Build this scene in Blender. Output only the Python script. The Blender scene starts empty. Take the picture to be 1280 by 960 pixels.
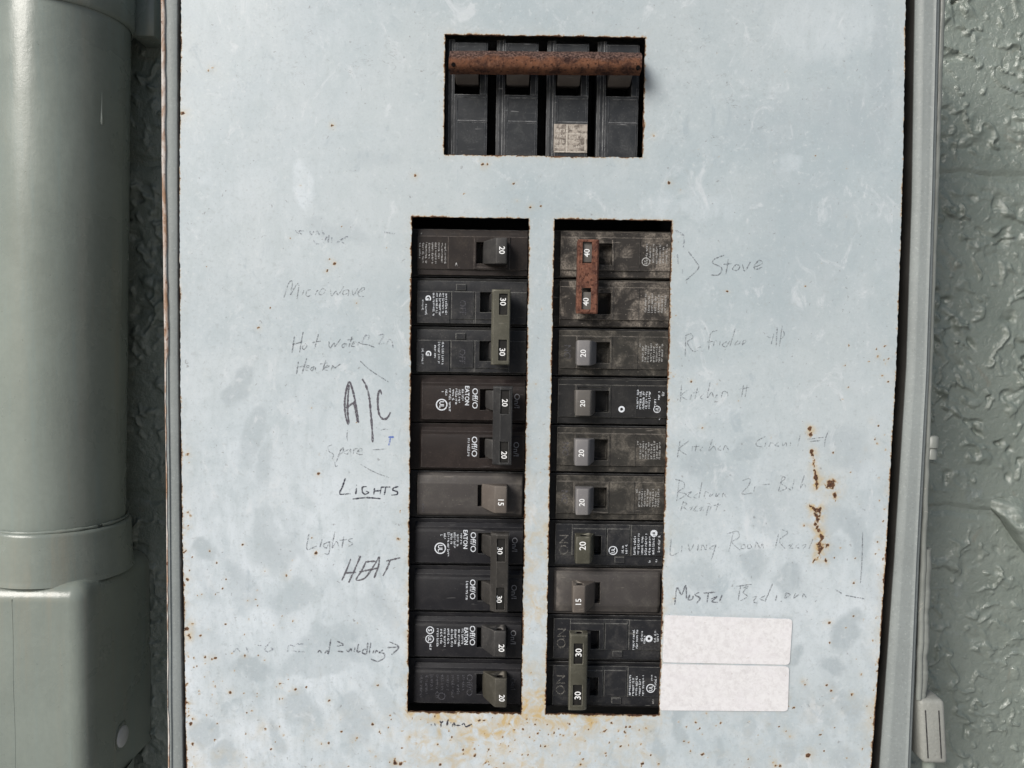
import bpy, bmesh, math, random
import numpy as np
from mathutils import Matrix, Vector

# ---------------------------------------------------------------- camera, sky, sun, exposure
scene = bpy.context.scene
coll = scene.collection
MM = 0.001                                  # everything below is written in millimetres

cam_data = bpy.data.cameras.new('camera')
cam = bpy.data.objects.new('camera', cam_data)
coll.objects.link(cam)
cam_data.sensor_fit = 'HORIZONTAL'
cam_data.sensor_width = 36.0
cam_data.lens = 27.0
cam_data.clip_start = 0.01
cam_data.clip_end = 50.0
right = Vector((0.9998857, 0.0001523, 0.0151191))
down = Vector((0.0151045, -0.0550392, -0.9983699))
fwd = Vector((0.0006801, 0.9984842, -0.0550352))
m = Matrix((right, -down, -fwd)).transposed().to_4x4()
m.translation = Vector((-14.352, -400.068, 67.436)) * MM
cam.matrix_world = m
scene.camera = cam

SUN_EL, SUN_AZ = 30.0, -40.0                # elevation; azimuth from straight in front of the wall, minus = towards the conduit
world = bpy.data.worlds.new('World')
scene.world = world
world.use_nodes = True
wn = world.node_tree.nodes
wl = world.node_tree.links
wn.clear()
sky_tex = wn.new('ShaderNodeTexSky')
sky_tex.sky_type = 'NISHITA'
sky_tex.sun_disc = False
sky_tex.sun_elevation = math.radians(SUN_EL)
sky_tex.air_density = 1.0
sky_tex.dust_density = 1.5
sky_tex.ozone_density = 1.0
wbg = wn.new('ShaderNodeBackground')
wbg.inputs['Strength'].default_value = 0.05
wout = wn.new('ShaderNodeOutputWorld')
wl.new(sky_tex.outputs[0], wbg.inputs[0])
wl.new(wbg.outputs[0], wout.inputs[0])

sun_data = bpy.data.lights.new('sun', 'SUN')
sun_data.energy = 3.0
sun_data.angle = math.radians(30)
sun_data.color = (1.0, 0.96, 0.90)
sun = bpy.data.objects.new('sun', sun_data)
coll.objects.link(sun)
el, az = math.radians(SUN_EL), math.radians(SUN_AZ)
to_sun = Vector((math.sin(az) * math.cos(el), -math.cos(az) * math.cos(el), math.sin(el)))
sun.rotation_euler = to_sun.to_track_quat('Z', 'Y').to_euler()
sky_tex.sun_rotation = math.atan2(to_sun.x, to_sun.y)

vs_ = scene.view_settings
vs_.view_transform = 'Standard'
vs_.look = 'None'
vs_.gamma = 1.0
vs_.use_curve_mapping = False
vs_.exposure = 0.40

rng = random.Random(7)

# ---------------------------------------------------------------- helpers
_tabs = {}
def vnoise(x, z, scale, seed=0):
    """smooth lattice noise in -1..1 on numpy arrays (millimetres)"""
    if seed not in _tabs:
        _tabs[seed] = np.random.RandomState(seed).uniform(-1, 1, (256, 256))
    t = _tabs[seed]
    x = np.asarray(x, float) / scale + 1000.0
    z = np.asarray(z, float) / scale + 1000.0
    xi = np.floor(x).astype(int); zi = np.floor(z).astype(int)
    fx = x - xi; fz = z - zi
    fx = fx * fx * fx * (fx * (fx * 6 - 15) + 10); fz = fz * fz * fz * (fz * (fz * 6 - 15) + 10)
    a = t[xi % 256, zi % 256]; b = t[(xi + 1) % 256, zi % 256]
    c = t[xi % 256, (zi + 1) % 256]; d = t[(xi + 1) % 256, (zi + 1) % 256]
    return (a * (1 - fx) + b * fx) * (1 - fz) + (c * (1 - fx) + d * fx) * fz

def fbm(x, z, scale, seed=0, octaves=3):
    s = 0; a = 1.0; tot = 0
    for k in range(octaves):
        s = s + a * vnoise(x, z, scale / (2 ** k), seed + 17 * k); tot += a; a *= 0.5
    return s / tot

def tag(o, label, cat=None, group=None, kind=None):
    if label: o['label'] = label
    if cat: o['category'] = cat
    if group: o['group'] = group
    if kind: o['kind'] = kind
    return o

def empty(name, loc, label, cat, group=None, roty=0.0):
    o = bpy.data.objects.new(name, None)
    o.empty_display_size = 0.01
    coll.objects.link(o)
    o.location = Vector(loc) * MM
    o.rotation_euler = (0, roty, 0)
    return tag(o, label, cat, group)

def link(name, me, mat, parent=None, label=None):
    o = bpy.data.objects.new(name, me)
    coll.objects.link(o)
    if mat is not None and len(me.materials) == 0:
        me.materials.append(mat)
    if parent is not None:
        o.parent = parent
    if label: o['label'] = label
    return o

def mesh(name, verts, faces, smooth=None):
    """verts in mm"""
    me = bpy.data.meshes.new(name)
    me.from_pydata([(v[0] * MM, v[1] * MM, v[2] * MM) for v in verts], [], faces)
    bm = bmesh.new(); bm.from_mesh(me)
    bmesh.ops.remove_doubles(bm, verts=bm.verts, dist=1e-7)
    bmesh.ops.recalc_face_normals(bm, faces=bm.faces)
    bm.to_mesh(me); bm.free()
    if smooth is not None:
        me.polygons.foreach_set('use_smooth', [True] * len(me.polygons))
        me.set_sharp_from_angle(angle=math.radians(smooth))
    return me

def grid_mesh(name, P, smooth=True):
    """P: (n, m, 3) array in mm -> open grid"""
    n, k = P.shape[:2]
    idx = np.arange(n * k).reshape(n, k)
    q = np.stack([idx[:-1, :-1], idx[1:, :-1], idx[1:, 1:], idx[:-1, 1:]], -1).reshape(-1, 4)
    me = bpy.data.meshes.new(name)
    me.vertices.add(n * k); me.vertices.foreach_set('co', (P.reshape(-1, 3) * MM).ravel())
    me.loops.add(q.size); me.loops.foreach_set('vertex_index', q.ravel())
    me.polygons.add(len(q)); me.polygons.foreach_set('loop_start', np.arange(len(q)) * 4)
    me.polygons.foreach_set('loop_total', np.full(len(q), 4))
    me.update(calc_edges=True)
    if smooth: me.polygons.foreach_set('use_smooth', np.ones(len(q), bool))
    return me

def box_bm(bm, x0, x1, y0, y1, z0, z1):
    v = [bm.verts.new((x * MM, y * MM, z * MM)) for x in (x0, x1) for y in (y0, y1) for z in (z0, z1)]
    for f in ((0, 1, 3, 2), (4, 6, 7, 5), (0, 4, 5, 1), (2, 3, 7, 6), (0, 2, 6, 4), (1, 5, 7, 3)):
        bm.faces.new([v[i] for i in f])

def bm_mesh(name, bm, bevel=0.0, seg=2, smooth=40):
    bmesh.ops.remove_doubles(bm, verts=bm.verts, dist=1e-7)
    bmesh.ops.recalc_face_normals(bm, faces=bm.faces)
    if bevel:
        bmesh.ops.bevel(bm, geom=[e for e in bm.edges if e.calc_face_angle(0) > 0.3], offset=bevel * MM,
                        segments=seg, affect='EDGES', profile=0.5, clamp_overlap=True)
    me = bpy.data.meshes.new(name)
    bm.to_mesh(me); bm.free()
    me.polygons.foreach_set('use_smooth', [True] * len(me.polygons))
    me.set_sharp_from_angle(angle=math.radians(smooth))
    return me

def box(name, b, mat, parent, bevel=0.0, label=None):
    bm = bmesh.new(); box_bm(bm, *b)
    return link(name, bm_mesh(name, bm, bevel), mat, parent, label)

def prism(name, sec, a0, a1, axis='z', bevel=0.0, seg=2, taper=None):
    """closed section swept along one axis; section points are the two other axes in order (x,y,z minus axis)"""
    bm = bmesh.new()
    ring = []
    for k, a in enumerate((a0, a1)):
        r = []
        for p in sec:
            if axis == 'z': c = (p[0], p[1], a)
            elif axis == 'x': c = (a, p[0], p[1])
            else: c = (p[0], a, p[1])
            r.append(bm.verts.new(Vector(c) * MM))
        ring.append(r)
    n = len(sec)
    for i in range(n):
        bm.faces.new((ring[0][i], ring[0][(i + 1) % n], ring[1][(i + 1) % n], ring[1][i]))
    bm.faces.new(ring[0]); bm.faces.new(ring[1])
    return bm_mesh(name, bm, bevel, seg)

def tube(name, path, radii, n=40, cap=True, smooth=50):
    """path points (mm) with a radius each, circular sections in the horizontal plane or across the path"""
    V, F = [], []
    for k, (p, r) in enumerate(zip(path, radii)):
        p = Vector(p)
        a = Vector(path[min(k + 1, len(path) - 1)]) - Vector(path[max(k - 1, 0)])
        a.normalize()
        e1 = a.cross(Vector((0, 1, 0)) if abs(a.y) < 0.9 else Vector((1, 0, 0))).normalized()
        e2 = a.cross(e1)
        for i in range(n):
            t = 2 * math.pi * i / n
            V.append(p + e1 * (r * math.cos(t)) + e2 * (r * math.sin(t)))
    for k in range(len(path) - 1):
        for i in range(n):
            F.append((k * n + i, k * n + (i + 1) % n, (k + 1) * n + (i + 1) % n, (k + 1) * n + i))
    if cap:
        F.append(tuple(range(n))); F.append(tuple(range((len(path) - 1) * n, len(path) * n)))
    return mesh(name, V, F, smooth)

# ---------------------------------------------------------------- materials
class NT:
    def __init__(self, name):
        self.m = bpy.data.materials.new(name); self.m.use_nodes = True
        self.t = self.m.node_tree; self.b = self.t.nodes['Principled BSDF']
        self.co = self.t.nodes.new('ShaderNodeTexCoord').outputs['Object']
    def n(self, typ, **kw):
        nd = self.t.nodes.new(typ)
        for k, v in kw.items(): setattr(nd, k, v)
        return nd
    def put(self, sock, val):
        if hasattr(val, 'is_output') or isinstance(val, bpy.types.NodeSocket): self.t.links.new(val, sock)
        else: sock.default_value = val
    def noise(self, scale, detail=4, rough=0.55, dist=0.0, stretch=None, co=None):
        nd = self.n('ShaderNodeTexNoise')
        nd.inputs['Scale'].default_value = scale; nd.inputs['Detail'].default_value = detail
        nd.inputs['Roughness'].default_value = rough; nd.inputs['Distortion'].default_value = dist
        c = co or self.co
        if stretch:
            mp = self.n('ShaderNodeMapping'); mp.inputs['Scale'].default_value = stretch
            self.t.links.new(c, mp.inputs['Vector']); c = mp.outputs[0]
        self.t.links.new(c, nd.inputs['Vector'])
        return nd.outputs['Fac']
    def ramp(self, fac, lo, hi, a=0.0, b=1.0):
        nd = self.n('ShaderNodeMapRange', interpolation_type='SMOOTHSTEP')
        self.put(nd.inputs['Value'], fac)
        nd.inputs['From Min'].default_value = lo; nd.inputs['From Max'].default_value = hi
        nd.inputs['To Min'].default_value = a; nd.inputs['To Max'].default_value = b
        return nd.outputs[0]
    def math(self, op, a, b=0.0, c=0.0, clamp=False):
        nd = self.n('ShaderNodeMath', operation=op); nd.use_clamp = clamp
        for i, v in enumerate((a, b, c)): self.put(nd.inputs[i], v)
        return nd.outputs[0]
    def mix(self, fac, a, b, mode='MIX'):
        nd = self.n('ShaderNodeMix', data_type='RGBA', blend_type=mode)
        self.put(nd.inputs['Factor'], fac)
        self.put(nd.inputs[6], a if not isinstance(a, tuple) else (*a, 1)); self.put(nd.inputs[7], b if not isinstance(b, tuple) else (*b, 1))
        return nd.outputs[2]
    def attr(self, name):
        return self.n('ShaderNodeAttribute', attribute_name=name).outputs['Fac']
    def edge(self, radius, lo=0.02, hi=0.25):
        bv = self.n('ShaderNodeBevel', samples=4); bv.inputs['Radius'].default_value = radius * MM
        ge = self.n('ShaderNodeNewGeometry')
        dt = self.n('ShaderNodeVectorMath', operation='DOT_PRODUCT')
        self.t.links.new(bv.outputs[0], dt.inputs[0]); self.t.links.new(ge.outputs['True Normal'], dt.inputs[1])
        return self.ramp(self.math('SUBTRACT', 1.0, dt.outputs['Value']), lo, hi), bv.outputs[0]
    def bump(self, h, dist, strength=1.0, normal=None):
        nd = self.n('ShaderNodeBump'); nd.inputs['Distance'].default_value = dist * MM
        nd.inputs['Strength'].default_value = strength
        self.put(nd.inputs['Height'], h)
        if normal is not None: self.t.links.new(normal, nd.inputs['Normal'])
        return nd.outputs[0]
    def done(self, color, rough, normal=None, metal=0.0, spec=0.5, alpha=None):
        self.put(self.b.inputs['Base Color'], color if not isinstance(color, tuple) else (*color, 1))
        self.put(self.b.inputs['Roughness'], rough)
        self.put(self.b.inputs['Metallic'], metal)
        self.b.inputs['Specular IOR Level'].default_value = spec
        if normal is not None: self.t.links.new(normal, self.b.inputs['Normal'])
        if alpha is not None: self.put(self.b.inputs['Alpha'], alpha)
        return self.m

def plastic(name, base, dust, amount, edgecol=(0.17, 0.17, 0.175), rough=0.5, edge_amt=0.95):
    N = NT(name)
    oi = N.n('ShaderNodeObjectInfo')
    off = N.n('ShaderNodeVectorMath', operation='ADD')
    N.t.links.new(N.co, off.inputs[0])
    cmb = N.n('ShaderNodeCombineXYZ')
    for i in range(3): N.t.links.new(oi.outputs['Random'], cmb.inputs[i])
    N.t.links.new(cmb.outputs[0], off.inputs[1])
    co = off.outputs[0]
    big = N.noise(110, 5, 0.6, 0.6, co=co)
    fine = N.noise(1100, 3, 0.7, co=co)
    streak = N.noise(420, 4, 0.6, co=co, stretch=(0.25, 1, 1.4))
    d = N.math('MULTIPLY', N.ramp(big, 0.42, 0.70), N.ramp(fine, 0.35, 0.70, 0.25, 1.0))
    d = N.math('MULTIPLY', d, amount, clamp=True)
    col = N.mix(d, base, dust)
    col = N.mix(N.ramp(streak, 0.62, 0.74, 0, 0.30 * min(1, amount * 2)), col, dust)
    e, bn = N.edge(0.55, 0.008, 0.12)
    col = N.mix(N.math('MULTIPLY', e, N.ramp(N.noise(260, 3, 0.6, co=co), 0.34, 0.60, 0.22, edge_amt)), col, edgecol)
    rot = N.n('ShaderNodeMapping'); rot.inputs['Rotation'].default_value = (0, 0.5, 0); rot.inputs['Scale'].default_value = (0.12, 1, 1)
    N.t.links.new(co, rot.inputs['Vector'])
    scr = N.math('MULTIPLY', N.ramp(N.noise(620, 2, 0.5, 0.3, co=rot.outputs[0]), 0.70, 0.73), N.ramp(N.noise(90, 2, 0.5, co=co), 0.45, 0.6))
    col = N.mix(N.math('MULTIPLY', scr, 0.55), col, edgecol)
    col = N.mix(N.ramp(N.noise(1500, 2, 0.5, co=co), 0.70, 0.74, 0, 0.7), col, tuple(min(1, c * 1.5) for c in dust))
    nrm = N.bump(fine, 0.08, 0.5, bn)
    return N.done(col, N.ramp(big, 0.3, 0.7, rough - 0.04, rough + 0.18), nrm, spec=0.28)

def painted(name, base, rough=0.35, var=0.15, orange=0.05, chips=None, fleck=False, brushed=False):
    N = NT(name)
    a = N.noise(16, 5, 0.6, 0.3); b = N.noise(300, 3, 0.6)
    lo = tuple(c * (1 - var) for c in base); hi = tuple(min(1, c * (1 + var)) for c in base)
    col = N.mix(N.ramp(a, 0.3, 0.7), lo, hi)
    col = N.mix(N.ramp(b, 0.3, 0.75, 0.0, 0.18), col, tuple(c * 0.7 for c in base))
    if fleck:
        f_ = N.noise(800, 3, 0.6)
        col = N.mix(N.ramp(f_, 0.56, 0.74, 0, 0.55), col, tuple(min(1, c * 1.55) for c in base))
        col = N.mix(N.ramp(f_, 0.42, 0.26, 0, 0.5), col, tuple(c * 0.6 for c in base))
    if brushed:
        s_ = N.noise(95, 5, 0.65, 0.3, stretch=(1, 1, 0.06)); k_ = N.noise(420, 3, 0.6, 0.4)
        col = N.mix(N.ramp(s_, 0.52, 0.74, 0, 0.55), col, (base[0] * 1.12, base[1] * 0.95, base[2] * 0.86))
        col = N.mix(N.ramp(s_, 0.46, 0.28, 0, 0.4), col, (base[0] * 0.92, base[1] * 1.04, base[2] * 1.12))
        col = N.mix(N.ramp(k_, 0.70, 0.76, 0, 0.6), col, tuple(c * 0.45 for c in base))
    if chips:
        col = N.mix(N.ramp(N.noise(chips[0], 5, 0.7, 0.8), chips[1], chips[1] + 0.03), col, chips[2])
    if fleck: nrm = N.bump(N.noise(600, 3, 0.6), orange * 4, 0.6)
    else:
        hh_ = N.noise(170, 3, 0.5, stretch=(1, 1, 0.25))
        if brushed: hh_ = N.math('ADD', hh_, N.math('MULTIPLY', N.noise(380, 4, 0.65, 0.6), 0.45))
        nrm = N.bump(hh_, orange * 4, 0.6)
    return N.done(col, N.ramp(a, 0.3, 0.7, rough - 0.06, rough + 0.1), nrm)

def rusted(name, c0=(0.035, 0.017, 0.014), c1=(0.155, 0.068, 0.038), c2=(0.20, 0.105, 0.068), scale=1.0, scaled=False):
    N = NT(name)
    a = N.noise(120 * scale, 6, 0.65, 0.6); b = N.noise(700 * scale, 4, 0.7)
    col = N.mix(N.ramp(a, 0.34, 0.62), c0, c1)
    col = N.mix(N.ramp(b, 0.5, 0.72, 0, 0.7), col, c2)
    pits = N.ramp(N.noise(520 * scale, 3, 0.6), 0.58, 0.66)
    col = N.mix(N.math('MULTIPLY', pits, 0.75), col, c0)
    h = N.math('SUBTRACT', b, pits)
    if scaled:                                  # thick dark scale on the upper side of the bar
        sx = N.n('ShaderNodeSeparateXYZ'); N.t.links.new(N.co, sx.inputs[0])
        zz = N.math('ADD', sx.outputs['Z'], N.math('MULTIPLY', N.math('SUBTRACT', N.noise(90, 4, 0.6), 0.5), 0.012))
        top = N.ramp(zz, 0.2062, 0.2096)
        scale_col = N.mix(N.ramp(N.noise(900, 4, 0.7), 0.40, 0.62), (0.022, 0.013, 0.012), (0.19, 0.12, 0.10))
        col = N.mix(N.math('MULTIPLY', top, 0.9), col, scale_col)
        h = N.math('ADD', h, N.math('MULTIPLY', N.math('MULTIPLY', top, N.noise(800, 4, 0.7)), 2.5))
    return N.done(col, 0.9, N.bump(h, 0.5, 0.9), spec=0.2)

def flat_ink(name, col, lo, hi, alpha, scale=900, rough=0.6):
    N = NT(name)
    al = N.ramp(N.noise(scale, 3, 0.7), lo, hi, 0.0, alpha)
    return N.done(col, rough, alpha=al, spec=0.2)

M = {}
M['wall'] = None
M['box_paint'] = painted('gray_green_gloss_paint', (0.216, 0.246, 0.222), 0.27, 0.08, 0.06, (26, 0.735, (0.33, 0.34, 0.31)), brushed=True)
M['rim_paint'] = painted('gray_enclosure_paint', (0.232, 0.256, 0.256), 0.55, 0.09, 0.05, fleck=True)
M['side_paint'] = painted('bounce_cutting_side_paint', (0.085, 0.095, 0.088), 0.4, 0.12, 0.04)  # dark tone chosen to cut bounce and keep the conduit crevice shaded
M['lip'] = painted('shade_dark_inner_lip', (0.028, 0.027, 0.025), 0.6, 0.3, 0.05)  # shade of the gap beside the cover is put into this colour
M['inner_steel'] = painted('dull_inner_steel', (0.10, 0.10, 0.10), 0.6, 0.2, 0.03)
M['black_bakelite'] = plastic('black_bus_plastic', (0.012, 0.012, 0.013), (0.05, 0.045, 0.04), 0.3)
M['rust'] = rusted('rusted_steel', scaled=True)
M['rust_tie'] = rusted('rusted_tie_bar', (0.06, 0.025, 0.02), (0.17, 0.075, 0.05), (0.27, 0.15, 0.11), 1.2)
M['hole_shade'] = NT('hole_shade_black').done((0.004, 0.003, 0.003), 0.9, spec=0.1)  # flat black standing for the shade inside small holes
M['print'] = flat_ink('white_pad_print', (0.74, 0.78, 0.84), 0.25, 0.5, 0.9)
M['print_worn'] = flat_ink('worn_gray_pad_print', (0.45, 0.45, 0.45), 0.28, 0.52, 0.9)
M['print_gray'] = flat_ink('gray_pad_print', (0.27, 0.27, 0.29), 0.2, 0.42, 0.95)
M['print_faint'] = flat_ink('faint_embossed_print', (0.10, 0.10, 0.115), 0.3, 0.6, 0.8)
M['print_emb'] = flat_ink('scuffed_embossing', (0.15, 0.145, 0.135), 0.34, 0.60, 0.85)
M['print_dark'] = flat_ink('dark_label_print', (0.03, 0.025, 0.022), 0.3, 0.55, 0.9)
M['digit'] = flat_ink('white_rating_paint', (0.82, 0.83, 0.84), 0.12, 0.34, 1.0, 700)
M['pencil'] = flat_ink('pencil_graphite', (0.17, 0.18, 0.20), 0.36, 0.66, 0.62, 1400)
M['pencil2'] = flat_ink('pencil_graphite_firm', (0.15, 0.16, 0.18), 0.34, 0.64, 0.68, 1400)
M['pencil3'] = flat_ink('pencil_graphite_dark', (0.10, 0.10, 0.12), 0.32, 0.62, 0.80, 1400)
M['faint'] = flat_ink('rubbed_graphite', (0.20, 0.21, 0.25), 0.38, 0.68, 0.62, 1200)
M['marker'] = flat_ink('faded_marker_ink', (0.105, 0.095, 0.115), 0.22, 0.56, 0.88, 1100)
M['marker2'] = flat_ink('faded_marker_ink_gray', (0.115, 0.108, 0.125), 0.24, 0.58, 0.88, 1100)
M['pen'] = flat_ink('dark_pen_ink', (0.04, 0.04, 0.06), 0.28, 0.55, 0.9, 1200)
M['blue'] = flat_ink('blue_pen_ink', (0.10, 0.18, 0.55), 0.30, 0.60, 0.75, 1200)
M['hinge'] = painted('worn_hinge_paint', (0.185, 0.198, 0.186), 0.38, 0.25, 0.25, (210, 0.64, (0.30, 0.295, 0.27)))
M['hinge_pale'] = painted('chalky_bracket_paint', (0.255, 0.262, 0.245), 0.5, 0.12, 0.12, fleck=True)
M['zinc'] = painted('dull_zinc_plug', (0.50, 0.51, 0.53), 0.3, 0.1, 0.02)
M['mortar'] = painted('painted_mortar', (0.17, 0.19, 0.17), 0.4, 0.12, 0.1)

def wall_material():
    N = NT('gloss_painted_block')
    a = N.noise(9, 5, 0.6, 0.4)
    col = N.mix(N.ramp(a, 0.3, 0.7), (0.160, 0.190, 0.168), (0.225, 0.258, 0.232))
    col = N.mix(N.ramp(N.noise(60, 5, 0.65, 0.8), 0.60, 0.72, 0, 0.5), col, (0.20, 0.195, 0.16))
    col = N.mix(N.ramp(N.noise(55, 4, 0.6), 0.62, 0.75, 0, 0.35), col, (0.26, 0.30, 0.31))
    h = N.math('ADD', N.noise(230, 5, 0.68, 0.6), N.math('MULTIPLY', N.noise(700, 3, 0.6), 0.35))
    return N.done(col, N.ramp(a, 0.3, 0.7, 0.07, 0.15), N.bump(h, 1.0, 1.0), spec=0.85)
M['wall'] = wall_material()

def cover_material():
    N = NT('pale_blue_enamel')
    rust, stain, smudge, pale = N.attr('rust'), N.attr('stain'), N.attr('smudge'), N.attr('pale')
    big = N.noise(11, 5, 0.6, 0.5); mid = N.noise(70, 5, 0.62, 0.6); fine = N.noise(900, 3, 0.65)
    col = N.mix(N.ramp(big, 0.32, 0.68), (0.375, 0.438, 0.472), (0.440, 0.492, 0.518))
    col = N.mix(N.ramp(mid, 0.4, 0.75, 0, 0.35), col, (0.50, 0.545, 0.58))
    rotm = N.n('ShaderNodeMapping'); rotm.inputs['Rotation'].default_value = (0, math.radians(-28), 0); rotm.inputs['Scale'].default_value = (1.0, 1.0, 0.22)
    N.t.links.new(N.co, rotm.inputs['Vector'])
    brush = N.noise(210, 5, 0.65, 0.5, co=rotm.outputs[0])
    brk = N.math('MULTIPLY', N.ramp(mid, 0.26, 0.58, 0.5, 1.0), N.ramp(brush, 0.28, 0.58, 0.5, 1.0))
    crk = N.math('ABSOLUTE', N.math('SUBTRACT', N.noise(95, 4, 0.7, 1.2, stretch=(0.6, 1, 1.3)), 0.5))
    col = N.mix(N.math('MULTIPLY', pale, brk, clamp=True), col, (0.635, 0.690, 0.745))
    col = N.mix(N.math('MULTIPLY', smudge, brk, clamp=True), col, (0.345, 0.395, 0.430))
    col = N.mix(N.ramp(fine, 0.50, 0.78, 0, 0.32), col, (0.31, 0.355, 0.385))
    col = N.mix(N.ramp(fine, 0.44, 0.22, 0, 0.30), col, (0.60, 0.64, 0.67))
    scuff = N.noise(55, 6, 0.72, 1.4, stretch=(1, 1, 0.7)); grain = N.noise(330, 4, 0.7)
    col = N.mix(N.ramp(scuff, 0.56, 0.70, 0, 0.55), col, (0.60, 0.635, 0.67))
    col = N.mix(N.ramp(scuff, 0.42, 0.30, 0, 0.50), col, (0.325, 0.385, 0.425))
    col = N.mix(N.ramp(grain, 0.54, 0.70, 0, 0.40), col, (0.34, 0.375, 0.39))
    col = N.mix(N.ramp(grain, 0.44, 0.30, 0, 0.35), col, (0.60, 0.63, 0.65))
    # small grey dirt specks everywhere
    speck = N.noise(520, 2, 0.5, 0.6)
    col = N.mix(N.ramp(speck, 0.70, 0.75, 0, 0.6), col, (0.20, 0.20, 0.21))
    col = N.mix(N.math('MULTIPLY', N.math('MULTIPLY', N.ramp(crk, 0.010, 0.002), N.ramp(N.noise(60, 3, 0.6), 0.52, 0.64)), N.attr('crack'), clamp=True), col, (0.16, 0.16, 0.165))
    # rust bleeding: yellow stain, then rust bodies
    st = N.math('MULTIPLY', stain, N.ramp(N.noise(160, 5, 0.65, 0.8), 0.34, 0.72), clamp=True)
    col = N.mix(st, col, (0.49, 0.375, 0.20))
    rn = N.noise(380, 5, 0.65, 0.7)
    field = N.math('ADD', rust, N.math('MULTIPLY', N.math('SUBTRACT', rn, 0.5), 1.5))
    halo = N.ramp(field, 0.27, 0.52, 0, 0.8)
    col = N.mix(halo, col, (0.42, 0.28, 0.13))
    body = N.ramp(field, 0.46, 0.58)
    rcol = N.mix(N.ramp(N.noise(650, 4, 0.6), 0.35, 0.65), (0.035, 0.015, 0.010), (0.135, 0.062, 0.028))
    col = N.mix(body, col, rcol)
    h = N.math('ADD', N.math('MULTIPLY', N.noise(240, 3, 0.5), 0.5), N.math('MULTIPLY', body, 0.9))
    rgh = N.math('ADD', N.ramp(mid, 0.3, 0.7, 0.42, 0.56), N.math('MULTIPLY', body, 0.35))
    return N.done(col, rgh, N.bump(h, 0.22, 0.55))
M['cover'] = cover_material()

def sticker_material():
    N = NT('mottled_white_label')
    a = N.noise(420, 4, 0.7, 0.5); b = N.noise(70, 4, 0.6)
    col = N.mix(N.ramp(a, 0.35, 0.75, 0, 0.8), (0.72, 0.715, 0.735), (0.56, 0.545, 0.56))
    col = N.mix(N.ramp(b, 0.4, 0.8, 0, 0.5), col, (0.70, 0.68, 0.72))
    col = N.mix(N.ramp(N.noise(300, 3, 0.6), 0.69, 0.75, 0, 0.5), col, (0.42, 0.38, 0.36))
    return N.done(col, 0.55, N.bump(a, 0.12, 0.5))
M['sticker'] = sticker_material()

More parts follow.
